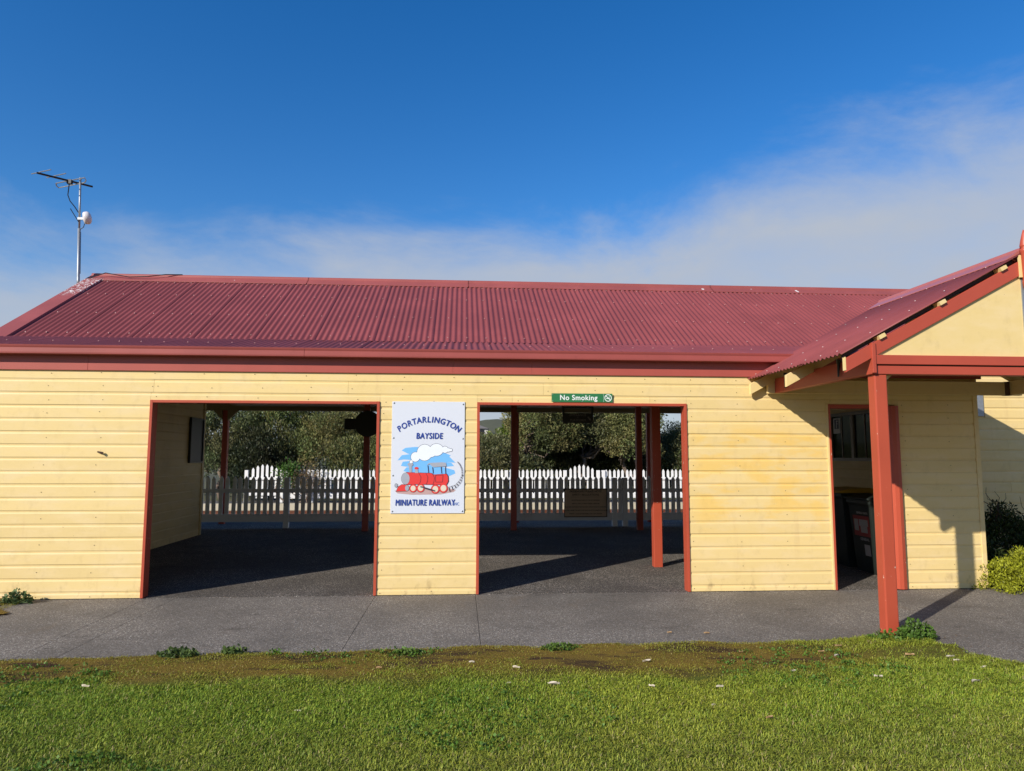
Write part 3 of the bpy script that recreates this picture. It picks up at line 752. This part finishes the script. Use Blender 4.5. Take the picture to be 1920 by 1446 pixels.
S = thing('safety_regulations_sign', 'brown PASSENGERS PLEASE NOTE safety regulations board on the shaded fence', 'sign', (2.74, 7.0, .3))
MB().box(2.272, 3.205, 6.985, 7.03, .315, .918).build('panel', flat('bronze brown sign', (.62, .44, .28)), S, bevel=.004)
fr = MB()
for b_ in ((2.265, 3.212, 6.975, 6.9845, .308, .325), (2.265, 3.212, 6.975, 6.9845, .908, .925), (2.265, 2.28, 6.975, 6.9845, .3255, .9075), (3.197, 3.212, 6.975, 6.9845, .3255, .9075)): fr.box(*b_)
fr.build('frame', M_dark, S)
f = Flat(6.983).text('PASSENGERS PLEASE NOTE', 2.74, .862, .062, .0008, 0, sx=.92).text('SAFETY REGULATIONS', 2.74, .79, .062, .0008, 0, sx=.92)
f.line([(2.42, .742), (3.06, .742)], .004)
for i, s_ in enumerate(('FACE FORWARD AND SIT STILL IN CARRIAGES', 'KEEP ALL PARTS OF BODY INSIDE CARRIAGES', 'ENCLOSED FOOTWEAR MUST BE WORN WHILST RIDING IN CARRIAGES', 'CHILDREN UNDER THE AGE OF FIVE MUST BE ACCOMPANIED BY AN ADULT', 'PARENTS - PLEASE BE RESPONSIBLE FOR YOUR CHILDREN')):
    f.text(s_, 2.74, .672-i*.073, .034, .0006, 0, sx=.80 if len(s_) > 45 else .85)
f.build('lettering', M_dark, S)

S = thing('platform_entrance_sign', 'black hanging ENTRANCE TO PLATFORM sign with arrow under the ceiling', 'sign', (1.92, 3.0, 2.17))
MB().box(1.665, 2.178, 2.99, 3.01, 2.172, 2.335).build('panel', M_black, S, bevel=.002)
for x in (1.68, 2.163): MB().box(x-.02, x+.02, 2.99, 3.01, 2.3355, 2.755).build('hanger', M_black, S)
MB().box(1.70, 2.14, 2.992, 3.008, 2.42, 2.47).build('crossbar', M_black, S)
f = Flat(2.9885).text('ENTRANCE', 1.92, 2.302, .052, .001).text('TO', 1.92, 2.262, .022, .0006).text('PLATFORM', 1.92, 2.218, .052, .001)
f.line([(2.085, 2.275), (2.12, 2.235)], .022); f.poly([(2.10, 2.225), (2.14, 2.212), (2.132, 2.255)])
f.build('lettering', flat('dull grey lettering', (.16, .15, .15)), S)

S = thing('railway_signal', 'black round signal disc with side arm on the shelter post', 'signal', (-1.94, 6.25, 2.0))
MB().lathe([(.262, 0), (.270, .008), (.270, .03), (.262, .038)], 36, (-1.92, 6.24, 2.29), 'y').build('disc', M_black, S)
MB().box(-2.39, -2.15, 6.245, 6.275, 2.17, 2.395).build('arm', M_black, S, bevel=.003)
MB().box(-1.96, -1.90, 6.279, 6.299, 2.1, 2.5).build('mount', M_black, S)

S = thing('notice_board', 'dark framed notice board on the left inner wall of the shelter', 'notice board', (-5.0, 5.34, 1.5))
MB().box(-5.034, -5.01, 5.05, 5.66, 1.52, 2.31).build('panel', simple('dark grey board', (.05, .05, .055), .5), S)
fr = MB()
for b_ in ((5.02, 5.69, 1.49, 1.5195), (5.02, 5.69, 2.3105, 2.34), (5.02, 5.0495, 1.52, 2.31), (5.6605, 5.69, 1.52, 2.31)): fr.box(-5.034, -4.99, *b_)
fr.build('frame', M_black, S)

S = thing('window_notice', 'small white notice with a dark symbol stuck on the bin room window', 'notice', (6.38, 3.12, 2.05))
MB().box(6.386, 6.3965, 2.98, 3.20, 2.02, 2.28).build('paper', flat('white paper', (.7, .7, .68)), S)
MB().box(6.3845, 6.3857, 3.02, 3.16, 2.10, 2.26).build('dark_square', flat('dark blue print', (.02, .03, .09)), S)
mb = MB().box(6.3835, 6.3843, 3.085, 3.105, 2.11, 2.24).box(6.3835, 6.3843, 3.06, 3.0845, 2.175, 2.195).box(6.3835, 6.3843, 3.05, 3.0845, 2.222, 2.24)
mb.build('letter', flat('white paper print', (.7, .7, .7)), S)

# ------------------------------------------------------------------ wheelie bins
M_bin = simple('dark green bin plastic', (.02, .026, .022), .42, .2); M_bing = simple('grey green bin plastic', (.075, .105, .09), .5, .15); M_lid = simple('yellow bin lid', (.52, .30, .015), .45, .1)
def bin_(name, label, y, x, body, lid, sticker=False, h=1.0):
    # stands against the side wall, front towards -x
    S = thing(name, label, 'bin', (x+.33, y, .03), 'bins in the doorway')
    z = .03 + .01
    def ring(k, zz): w, d = .24+.05*k, .25+.09*k; return [(x+.33-d, y-w, zz), (x+.33+d, y-w, zz), (x+.33+d, y+w, zz), (x+.33-d, y+w, zz)]
    lv = [(0, z), (.15, z+.12), (.85, z+h-.09), (1, z+h-.05), (1.12, z+h-.05), (1.12, z+h)]
    vs = [p for k, zz in lv for p in ring(k, zz)]; fs = [(3, 2, 1, 0)]
    for i in range(len(lv)-1):
        for q in range(4): fs.append((i*4+q, i*4+(q+1) % 4, i*4+4+(q+1) % 4, i*4+4+q))
    n = len(lv)*4; fs.append((n-4, n-3, n-2, n-1))
    MB().add(vs, fs).build('body', body, S, bevel=.012)
    w = .31; x0, x1 = x-.05, x+.70
    MB().prism([(x0, z+h+.003), (x0-.01, z+h+.03), (x0+.15, z+h+.06), (x0+.45, z+h+.075), (x1, z+h+.05), (x1, z+h+.003)], 2*w, 'y', y-w).build('lid', lid, S, bevel=.01)
    for yy in (y-.26, y+.21): MB().lathe([(.09, 0), (.10, .01), (.10, .04), (.09, .05)], 16, (x+.58, yy, .135), 'y').build('wheel', M_black, S)
    MB().tube([(x1-.01, y-.2, z+h), (x1+.06, y-.2, z+h+.0), (x1+.06, y+.2, z+h), (x1-.01, y+.2, z+h)], .014, 8).build('handle', body, S)
    if sticker:
        # front face leans slightly; place print a few mm proud
        def fp(u, zz): 
            k = (zz-z-.12)/(h-.21)*.7+.15; return (x+.33-(.25+.09*k)-.004, y-u, zz)
        def quad(nm, u0, u1, z0, z1, mat, off=0):
            a, b, c, d = fp(u0, z0), fp(u1, z0), fp(u1, z1), fp(u0, z1)
            pts = [(p[0]-off, p[1], p[2]) for p in (a, b, c, d)]; pts2 = [(p[0]+.002, p[1], p[2]) for p in pts]
            MB().add(pts+pts2, [(0, 1, 2, 3), (7, 6, 5, 4), (0, 4, 5, 1), (1, 5, 6, 2), (2, 6, 7, 3), (3, 7, 4, 0)]).build(nm, mat, S)
        rd = flat('red sticker', (.36, .05, .045)); wt = flat('white sticker print', (.45, .43, .42))
        quad('sticker', -.19, .20, .53, .81, rd)
        def sprint(u, zz, size, body_):
            vs, fs_ = text_mesh(body_, size, None, .002)
            pts = []
            for a, b in vs:
                p = fp(u+a, zz+b); pts.append((p[0]-.002, p[1], p[2]))
            MB().add(pts, fs_).build('lettering', wt, S, fix=False)
        quad('print', -.17, -.07, .60, .76, wt, .0015); quad('print', -.045, .165, .67, .76, wt, .0015); quad('print', -.02, .14, .58, .668, wt, .0015)
        quad('print', .02, .155, .27, .42, wt, .0); 
        sprint(.05, .49, .05, 'GENERAL'); sprint(.05, .85, .035, 'GENERAL WASTE')
    return S
bin_('wheelie_bin', 'dark wheelie bin with a yellow lid deepest in the doorway', 1.72, 5.52, M_bin, M_lid, h=1.06)
bin_('wheelie_bin', 'dark wheelie bin with a red sticker on its front, middle of the doorway', 1.06, 5.55, M_bin, M_bin, True, h=.99)
bin_('wheelie_bin', 'grey green wheelie bin nearest the door, half hidden by the porch post', .46, 5.72, M_bing, M_bing, h=.93)

# ------------------------------------------------------------------ aerial
A = thing('tv_aerial', 'television aerial on a galvanised mast at the left end of the roof', 'aerial', (-6.27, 3.3, 4.42))
M_alu = simple('dull aluminium', (.45, .44, .40), .4, .15, 20, .8)
MB().tube([(-6.255, 3.27, 4.40), (-6.268, 3.285, 4.48), (-6.275, 3.29, 4.56), (-6.31, 3.295, 5.35)], .023, 10).tube([(-6.31, 3.295, 5.35), (-6.345, 3.30, 6.22)], .016, 10).build('mast', M_galv, A, smooth=True)
MB().tube([(-6.31, 3.32, 5.30), (-6.28, 3.325, 4.60)], .018, 6).build('cable', M_black, A)
MB().tube([(-6.845, 2.96, 6.15), (-6.25, 3.51, 6.15)], .017, 8).build('boom', M_black, A)
def el(a, b, r=.008): MB().tube([a, b], r, 6).build('element', M_alu, A)
el((-6.995, 3.08, 6.175), (-6.58, 2.875, 6.175)); el((-6.84, 3.225, 6.175), (-6.425, 3.015, 6.175))
MB().tube([(-6.83, 3.48, 6.18), (-6.22, 3.19, 6.18), (-6.21, 3.22, 6.145), (-6.26, 3.275, 6.13), (-6.82, 3.55, 6.13), (-6.84, 3.52, 6.15), (-6.83, 3.48, 6.18)], .009, 6).build('folded_dipole', M_alu, A)
MB().box(-.035, .035, -.03, .03, -.04, .03).build('junction_box', M_black, A, T(-6.50, 3.28, 6.14))
MB().tube([(-6.50, 3.27, 6.10), (-6.50, 3.25, 5.90), (-6.46, 3.25, 5.80), (-6.39, 3.27, 5.71), (-6.335, 3.29, 5.62)], .008, 6).build('cable', M_black, A)
MB().lathe([(.03, .0), (.085, .01), (.10, .03), (.105, .075), (.09, .105), (.05, .125), (.01, .13)], 18, (0, 0, 0), 'z').build('dish', simple('white plastic', (.72, .68, .68), .35, .05), A, T(-6.235, 3.24, 5.51) @ Matrix.Rotation(R(75), 4, 'Y') @ Matrix.Rotation(R(-25), 4, 'X'), smooth=True)
MB().box(-6.325, -6.20, 3.25, 3.28, 5.49, 5.53).build('dish_bracket', M_galv, A)
MB().tube([(-6.32, 3.28, 5.46), (-6.43, 3.22, 5.66)], .007, 6).build('stay', M_black, A)
MB().tube([(-6.20, 3.24, 5.42), (-6.22, 3.25, 5.36), (-6.28, 3.27, 5.33)], .006, 6).build('cable', M_black, A)

# ------------------------------------------------------------------ plants
def colmesh(name, V, Fq, C, mat, parent=None, M=None):
    me = bpy.data.meshes.new(name); nv, nf = len(V), len(Fq); k = Fq.shape[1]
    me.vertices.add(nv); me.vertices.foreach_set('co', V.astype(np.float32).ravel())
    me.loops.add(nf*k); me.loops.foreach_set('vertex_index', Fq.astype(np.int32).ravel())
    me.polygons.add(nf); me.polygons.foreach_set('loop_start', np.arange(0, nf*k, k, dtype=np.int32)); 
    me.update(calc_edges=True)
    at = me.color_attributes.new('Col', 'FLOAT_COLOR', 'POINT'); at.data.foreach_set('color', np.c_[C, np.ones(len(C))].astype(np.float32).ravel())
    me.materials.append(mat); return place(bpy.data.objects.new(name, me), parent, M)
def unit(n, g=rng):
    v = g.normal(size=(n, 3)); return v/np.linalg.norm(v, axis=1)[:, None]
def leaves(centres, radii, per, size, cols, upbias=.3, aspect=.5, squash=.8, shell=.5, dirv=None):
    # leaf quads (diamonds) scattered round each clump centre
    n = len(centres)*per; ci = np.repeat(np.arange(len(centres)), per)
    d = unit(n); rr = radii[ci]*(shell+(1-shell)*rng.random(n)**.6)
    p = centres[ci] + d*rr[:, None]*np.array([1, 1, squash])
    ax = d*.7 + unit(n)*.8 + np.array([0, 0, upbias]); ax /= np.linalg.norm(ax, axis=1)[:, None]
    sd = np.cross(ax, unit(n)); sd /= np.linalg.norm(sd, axis=1)[:, None]
    s = size*(.6+.8*rng.random(n))[:, None]
    V = np.stack([p, p+ax*s*.5+sd*s*aspect*.5, p+ax*s, p+ax*s*.5-sd*s*aspect*.5], 1).reshape(-1, 3)
    Fq = np.arange(n*4).reshape(n, 4)
    base = cols[ci] if cols.ndim == 2 and len(cols) == len(centres) else np.repeat(cols[None], n, 0)
    c = base*(.7+.6*rng.random(n))[:, None]*np.array([1, 1, 1]) + (rng.random((n, 1))-.5)*np.array([.015, .012, .0])
    return V, Fq, np.repeat(np.clip(c, .004, 1), 4, 0)
def limb(mb, a, b, r0, r1, wob, n=6):
    a, b = np.array(a, float), np.array(b, float); pts = []
    for i in range(n+1):
        u = i/n; p = a+(b-a)*u + (rng.normal(size=3)*wob*math.sin(math.pi*u) if 0 < i < n else 0); pts.append(tuple(p))
    mb.tube(pts, [r0+(r1-r0)*i/n for i in range(n+1)], 7); return pts
def tree(name, label, cat, base, h, sx, sy, col, nclump=90, per=150, size=.13, crown_lo=.25, group=None, trunk=True, wob=.12, upb=.3, cr=.34, seed=None):
    S = thing(name, label, cat, base, group); base = np.array(base)
    n = nclump; d = unit(n); d[:, 2] = np.abs(d[:, 2])*1.0 - .35*(rng.random(n) < .45)
    rad = .55+.45*rng.random(n)**.5
    cz0 = crown_lo*h
    C_ = np.c_[d[:, 0]*sx*rad, d[:, 1]*sy*rad, cz0 + (h-cz0)*(.30+.62*d[:, 2]*rad)]
    C_[:, 2] = np.maximum(C_[:, 2], cz0*.55+.15) ; C_ += base
    radii = cr*(.6+.8*rng.random(n)); tint = np.array(col)*(.65+.75*rng.random(n))[:, None]
    tint *= np.array([1, 1, 1]) + (rng.random((n, 1))-.5)*np.array([.5, .1, .2])
    V, Fq, Cc = leaves(C_, radii, per, size, tint, upbias=upb, squash=.85, shell=.35, aspect=.42)
    if trunk:
        mb = MB(); tips = C_[rng.choice(n, min(n, 8), replace=False)]
        k = base + np.array([rng.normal()*.25, rng.normal()*.2, h*.28]); limb(mb, base-np.array([0, 0, .1]), k, .095*h/4, .065*h/4, wob)
        for t_ in tips: limb(mb, k+rng.normal(size=3)*.05, t_, .038*h/4, .010, wob*1.3)
        mb.build('trunk', M_bark, S, smooth=True, fix=False)
    colmesh('crown', V, Fq, Cc, M_leaf, S); return S
olive = (.170, .175, .062); dolive = (.115, .128, .052); grn = (.155, .172, .055)
hedge = [(-8.6, 18.0, 4.4, 1.5, 1.0, dolive, 'dark coastal shrub at far left beyond the railway'),
         (-6.9, 18.6, 4.9, 1.7, 1.3, grn, 'tall olive shrub behind the left fence post of the shelter'),
         (-7.1, 17.4, 2.5, 1.0, .8, (.035, .042, .018), 'low dark shrub in front of the olive shrubs'),
         (-4.6, 18.2, 4.2, 1.5, 1.2, olive, 'broad olive shrub behind the left arched gate'),
         (-2.5, 18.0, 4.0, 1.4, 1.1, grn, 'dense yellow-green shrub beyond the far fence'),
         (-1.4, 18.8, 3.9, 1.1, 1.2, olive, 'olive shrub behind the station sign pillar')]
for x, y, h, sx, sy, c_, lab in hedge:
    tree('coastal_shrub', lab, 'shrub', (x, y, .15), h, sx, sy, c_, 130, 260, .085, .05, 'shrubs beyond the railway', True, .1, 1.3, .42)
trees = [(1.25, 19.5, 2.25, 1.1, 1.2, dolive, 'small dark tree where sky shows at the left of the second opening', .2),
         (3.3, 20.0, 4.9, 1.5, 1.5, olive, 'spreading tea tree behind the double shelter posts', .42),
         (5.2, 20.6, 4.9, 1.8, 1.5, dolive, 'twisted tea tree behind the hanging platform sign', .42),
         (6.9, 20.0, 4.7, 1.1, 1.4, olive, 'tea tree with bare crooked limbs left of the red post', .40),
         (9.3, 21.0, 2.9, 1.1, 1.2, dolive, 'rounded tree just right of the red shelter post', .25),
         (11.2, 21.5, 3.0, 1.5, 1.3, dolive, 'dark tree seen against sky at the right jamb', .15)]
for x, y, h, sx, sy, c_, lab, lo in trees:
    tree('tea_tree', lab, 'tree', (x, y, .2), h, sx, sy, c_, 160, 260, .09, lo*.7, 'trees beyond the railway', True, .3, .5, .44)
mb_lab = [(.3, 22.5, 1.8), (4.4, 23, 3.2), (6.6, 23, 3.3), (8.8, 24.5, 1.6), (2.2, 23.8, 3.0)]
for i, ((x, y, h), lab) in enumerate(zip(mb_lab, ('dim green scrub low behind the small dark tree', 'dim scrub behind the spreading tea tree trunk', 'dim scrub behind the twisted trunks', 'dim scrub behind the rounded right-hand tree', 'bright green bush low between the shelter posts'))):
    tree('background_bush', lab, 'bush', (x, y, .4), h, 1.5, 1.0, (.055, .065, .024) if i < 4 else (.16, .20, .03), 90, 150, .14, .0, 'bushes behind the trees', False)
for x, y, h, lab in ((1.8, 18.2, 1.9, 'low olive scrub left of the double posts beyond the far fence'), (3.9, 21.8, 2.2, 'low dark scrub under the spreading tea tree'), (5.6, 22.0, 2.3, 'low dark scrub under the twisted tea tree'), (7.9, 21.4, 2.4, 'low dark scrub right of the hanging sign'), (9.9, 19.4, 2.2, 'low scrub at the foot of the right-hand trees')):
    tree('low_scrub', lab, 'bush', (x, y, .2), h, 1.4, .8, (.085, .09, .034), 70, 150, .12, .0, 'scrub under the trees', False)
# climbing weed on the far fence
tree('climbing_weed', 'leafy green weed growing up the far fence', 'weed', (-5.62, 15.45, .1), 1.35, .22, .15, (.06, .13, .02), 26, 40, .09, .35, None, True, .02)
tree('dry_weed', 'dry brown seeding weeds beside the far fence post', 'weed', (-5.05, 15.42, .1), 1.35, .45, .2, (.20, .14, .07), 34, 45, .07, .1, None, True, .02)

# shrubs by the right corner
def hedge_shrub(name, label, base, rx, ry, h, col, n, size, twig=0):
    S = thing(name, label, 'shrub', base); b = np.array(base)
    d = unit(n); d[:, 2] = np.abs(d[:, 2]); lump = 1+.16*np.sin(d[:, 0]*7+1)*np.sin(d[:, 1]*6)+.10*np.sin(d[:, 2]*9+d[:, 0]*5)
    C_ = b + d*np.array([rx, ry, h])*(lump*(.72+.28*rng.random(n)))[:, None]
    t_ = np.array(col)*(.6+.8*rng.random(n))[:, None]
    V, Fq, Cc = leaves(C_, np.full(n, size*1.6), 16, size, t_, .5, .45)
    colmesh('foliage', V, Fq, Cc, M_leaf, S)
    mb = MB()
    for i in range(9): limb(mb, b+rng.normal(size=3)*.02, C_[i]*.85+b*.15, .014, .005, .03)
    for i in range(twig):
        a = C_[np.argsort(-C_[:, 2])[i*3]]; limb(mb, a-np.array([0, 0, .25]), a+np.array([rng.normal()*.22, rng.normal()*.1, .10+.28*rng.random()]), .009, .002, .04)
    mb.build('stems', simple('dark twig bark', (.045, .025, .018), .9), S, fix=False); return S
hedge_shrub('golden_shrub', 'low bright yellow-green shrub spilling onto the path at the wall corner', (7.05, -.12, 0), .60, .44, .44, (.30, .32, .022), 900, .034)
hedge_shrub('dark_shrub', 'dark green shrub with bare twigs behind the yellow-green one', (7.35, .62, 0), .74, .42, .90, (.032, .050, .012), 1000, .045, 9)

# weeds along the path edge
def rosette(label, x, y, r, h, n, col, size):
    S = thing('weed', label, 'weed', (x, y, .01)); 
    a = rng.random(n)*2*math.pi; q = np.sqrt(rng.random(n)); C_ = np.c_[x+r*q*np.cos(a), y+.6*r*q*np.sin(a), .015+h*(1-q**2)*rng.random(n)+.004]
    V, Fq, Cc = leaves(C_, np.full(n, size*.4), 3, size, np.repeat(np.array([col]), n, 0), .5, .8)
    colmesh('leaves', V, Fq, Cc, M_leaf, S)
    mb = MB()
    for i in range(0, n, 3): mb.tube([(x+(C_[i, 0]-x)*.1, y+(C_[i, 1]-y)*.1, 0), tuple(C_[i])], .0025, 4)
    mb.build('stems', simple('green stem', (.05, .09, .02), .6), S, fix=False)
wc = (.10, .15, .04)
rosette('broad dark weed on the path edge, larger of the two at left', -2.27, -2.52, .17, .05, 110, wc, .032)
rosette('small dark weed on the path edge right of the broad one', -1.83, -2.45, .11, .045, 60, wc, .03)
rosette('leafy weed on the path edge below the station sign', -.42, -2.58, .13, .03, 60, (.09, .15, .025), .026)
rosette('leafy weed clump at the foot of the red porch post', 4.08, -2.33, .17, .17, 190, (.085, .16, .025), .034)
rosette('low weed left of the porch post foot', 3.80, -2.38, .20, .07, 130, (.10, .17, .025), .026)
rosette('weed sprouting against the wall at the far left', -4.86, -.22, .16, .14, 90, (.10, .15, .05), .036)
rosette('weed on the path edge below the second opening', .85, -2.50, .16, .03, 80, (.09, .15, .025), .026)

# fallen leaves
M_dl = simple('pale dry leaf', (.60, .52, .40), .7, .2, 40); M_dl2 = simple('tan dry leaf', (.40, .25, .12), .7, .25, 40)
lv = [(.666, -3.465, .10), (1.462, -2.958, .085), (-2.573, -3.31, .075), (3.679, -3.604, .09), (1.342, -3.556, .05), (.348, -3.444, .05), (1.81, -3.604, .06), (2.489, -3.287, .055), (3.047, -3.452, .07),
      (3.925, -3.0, .09), (3.904, -3.10, .06), (3.97, -3.30, .08), (.435, -3.059, .07), (2.966, -2.782, .06), (3.635, -2.92, .08), (3.03, -2.91, .07), (2.271, -2.022, .06), (1.934, -1.981, .05), (1.637, -3.958, .04),
      (3.2, -2.62, .07), (2.3, -2.75, .06), (.1, -2.9, .05), (-.6, -3.0, .05), (1.9, -4.2, .06), (-1.0, -3.9, .05), (2.6, -4.0, .05)]
for i, (x, y, s_) in enumerate(lv):
    s_ *= .85
    mb = MB(); n = 6; 
    for k in range(n+1):
        u = k/n; w_ = .13*math.sin(math.pi*min(1, u*.96+.03))**.8; zc = .022*math.sin(math.pi*u)
        mb.v += [(s_*(u-.5), -s_*w_, .012+s_*.12*abs(math.sin(u*3+i))), (s_*(u-.5), 0, .006), (s_*(u-.5), s_*w_, .014+s_*.10*abs(math.cos(u*2+i)))]
    for k in range(n): b_ = k*3; mb.f += [(b_, b_+1, b_+4, b_+3), (b_+1, b_+2, b_+5, b_+4)]
    pale = i < 12 or i % 3 == 0
    z_ = .026 if y < -2.45 else .002; o = None
    o = mb.build('fallen_leaf', M_dl if pale else M_dl2, None, T(x, y, z_) @ Matrix.Rotation(random.uniform(-.5, .5)+(.0 if i % 2 else 2.9), 4, 'Z') @ Matrix.Rotation(random.uniform(-.25, .25), 4, 'X'), fix=False)
    own = {0: 'largest pale dry leaf, on the lawn below the second opening', 1: 'long pale leaf near the bare soil below the red shelter post', 2: 'pale leaf alone on the left half of the lawn', 3: 'rightmost pale leaf out on the lawn', 9: 'pale leaf at the lawn corner right of the porch post', 16: 'tan leaf on the path below the right wall panel, nearer the porch', 17: 'tan leaf on the path below the right wall panel, nearer the opening'}
    if i in own: tag(o, own[i], 'leaf', 'fallen leaves'); continue
    tag(o, 'small pale dry leaf lying on the lawn' if pale else 'tan dry leaf lying in the grass', 'leaf', 'pale fallen leaves' if pale else 'tan fallen leaves')

mb = MB()
for i in range(520):
    if i < 200: x, y = random.uniform(-5, 6.4), -.02-abs(random.gauss(0, .05))
    elif i < 420: x = random.uniform(-5, 4.1); y = lawn_edge(x)+abs(random.gauss(0, .07))
    else: x, y = random.uniform(4.0, 5.6), random.uniform(-3.2, -2.2)
    if y > -.1 and any(a < x < b for a, b, h in OPEN): y += random.uniform(0, .2)
    r = random.uniform(.004, .013); a = random.uniform(0, 6.28); z = .004 + (.03*y if y > 0 else 0)
    mb.add([(x+r*math.cos(a), y+r*math.sin(a), z), (x+.4*r*math.cos(a+1.6), y+.4*r*math.sin(a+1.6), z+r*.3), (x-r*math.cos(a), y-r*math.sin(a), z+.001), (x+.4*r*math.cos(a-1.6), y+.4*r*math.sin(a-1.6), z+.001)], [(0, 1, 2), (0, 2, 3)])
o = mb.build('leaf_litter', simple('brown litter', (.14, .085, .045), .9, .5, 30), fix=False); tag(o, 'fine brown litter along the wall foot and lawn edge', 'litter', kind='stuff')

# houses on the far hill
for x, y, w_, lab in ((1.5, 150, 5, 'pale house on the distant hill seen through the second opening'), (4.2, 170, 5, 'grey roofed house higher on the distant hill')):
    zz = 5.2 if y < 160 else 6.6
    S = thing('house', lab, 'house', (x, y, zz-3)); 
    MB().box(x-w_/2, x+w_/2, y, y+7, zz-3, zz+2.0).build('wall', flat('pale render', (.55, .52, .48), .8), S)
    MB().prism([(x-w_/2-.4, zz+2.0), (x+w_/2+.4, zz+2.0), (x, zz+3.0)], 8, 'y', y-.5).build('roof', flat('grey tiles', (.16, .15, .16), .8), S)
    for k in (-.28, .22): MB().box(x+w_*k-.6, x+w_*k+.6, y-.03, y-.002, zz+.4, zz+1.8).build('window', M_black, S)

# ------------------------------------------------------------------ grass
def vnoise(x, y, sc, seed):
    g = np.random.default_rng(seed).random((96, 96)); u, v = (x+20)*sc, (y+20)*sc
    i, j = np.floor(u).astype(int), np.floor(v).astype(int); a, b = u-i, v-j; a, b = a*a*(3-2*a), b*b*(3-2*b)
    q = lambda m, n: g[m % 96, n % 96]
    return (q(i, j)*(1-a)+q(i+1, j)*a)*(1-b) + (q(i, j+1)*(1-a)+q(i+1, j+1)*a)*b
def grass(n, x0, x1, y0, y1):
    x = x0+(x1-x0)*rng.random(n); y = y0+(y1-y0)*rng.random(n)
    xe = np.vectorize(lawn_edge)(x); xr = np.vectorize(lawn_right)(y)
    patch = (x < -4.8) & (y > -.9) & (y < -.06)
    ok = ((y < xe+.03) & (x < xr+.02)) | patch
    f1, f2, f3 = vnoise(x, y, 1.1, 1), vnoise(x, y, 3.4, 2), vnoise(x, y, 11, 3)
    nz = (f1*.45+f2*.35+f3*.2-.5)*2.4
    dsp = np.clip((y+3.36+.45*(f2-.5)+.25*(f1-.5))/.30, 0, 1)*np.clip(1-(x-2.6)/1.2, .2, 1)*np.clip(.35+1.3*vnoise(x*.55, y*1.5, 3.0, 5), .2, 1)   # thin mossy strip next to the path
    bare = np.clip((vnoise(x*.5, y*1.2, 2.6, 9)-.60)*6, 0, 1)*np.clip((y+3.3)/.3, 0, 1)*np.clip((-2.55-y)/.12, 0, 1)
    edge = np.clip((y-(xe-.14))/.14, 0, 1)
    dens = 1-.74*dsp*(1-.65*edge)
    dens = np.where(patch, .5, dens*(1-.9*bare))*(.78+.22*np.clip(f3*.7+f2*.6, 0, 1))
    ok &= rng.random(n) < dens
    x, y, nz, dsp, f1, f2, f3 = (q[ok] for q in (x, y, nz, dsp, f1, f2, f3)); n = len(x)
    z = .008 + .022 + .006*np.sin(x*3.1+y*1.7)+.004*np.sin(x*7.3-y*5.1)+.008*np.sin(y*2.2)*np.sin(x*.9) - .012
    h = (.011+.026*rng.random(n)**1.6)*(1-.5*dsp)*(.72+.30*f3+.18*f1); w = (.0016+.0017*rng.random(n))
    a = rng.normal(size=n)*2.4 + f2*4; lean = .3+.7*rng.random(n)+.7*(f3 > .6)
    d = np.c_[np.cos(a), np.sin(a), np.zeros(n)]; s = np.c_[-np.sin(a+rng.normal(size=n)*.6), np.cos(a), np.zeros(n)]; s /= np.linalg.norm(s, axis=1)[:, None]
    p = np.c_[x, y, z]; upv = np.array([0, 0, 1.])
    m1 = p + d*(h*lean*.35)[:, None] + upv*(h*.62)[:, None]; t1 = p + d*(h*lean*1.0)[:, None] + upv*(h*(1.0-.28*lean))[:, None]
    sw = s*w[:, None]
    V = np.stack([p-sw, p+sw, m1+sw*.75, m1-sw*.75, t1], 1).reshape(-1, 3)
    i = np.arange(n)*5
    Fq = np.concatenate([np.c_[i, i+1, i+2], np.c_[i, i+2, i+3], np.c_[i+3, i+2, i+4]])
    big = (vnoise(x, y, .8, 21)-.5)*2
    mixv = np.clip(  .48+.16*nz+.24*big+.24*rng.normal(size=n), 0, 1)[:, None]
    c = (1-mixv)*np.array([.155, .275, .024]) + mixv*np.array([.44, .45, .05])
    c = c*(1-dsp[:, None]*.7) + dsp[:, None]*.7*np.array([.27, .20, .03])
    far = np.clip((-y-3.95-.5*(f1-.5))/.7, 0, 1)[:, None]*.28; c = c*(1-far) + far*np.array([.30, .25, .05])*(.7+.6*f2[:, None])
    dry = (rng.random(n) < .04+.05*np.clip(-y-3.9, 0, 1))[:, None]; c = np.where(dry, np.array([.40, .33, .13]), c)
    c *= (.75+.5*rng.random(n))[:, None]
    return V, Fq, np.repeat(c, 5, 0)
V, Fq, Cc = grass(820000, -5.6, 5.2, -5.7, -2.3)
o = colmesh('lawn_grass', V, Fq, Cc, M_grass); tag(o, 'short green lawn grass with mossy patches by the path', 'grass', kind='stuff')
# clover
n = 2600; x = -6+12*rng.random(n); y = -5.4+3.0*rng.random(n)
k = (np.sin(x*2.1+y*1.3)+np.sin(x*1.1-y*2.9+2) > .75) & np.array([in_lawn(a, b) for a, b in zip(x, y)]) 
C_ = np.c_[x[k], y[k], np.full(k.sum(), .035)]
V, Fq, Cc = leaves(C_, np.full(len(C_), .045), 14, .017, np.repeat(np.array([(.10, .19, .025)]), len(C_), 0), .2, .9, .22)
Vg, Fg, Cg = grass(30000, -7.0, -4.6, -.95, -.06); o = colmesh('corner_grass', Vg, Fg, Cg, M_grass); tag(o, 'grass tuft patch at the left wall end', 'grass', kind='stuff')
o = colmesh('clover', V, Fq, Cc, M_grass); tag(o, 'darker green clover patches in the lawn', 'clover', kind='stuff')
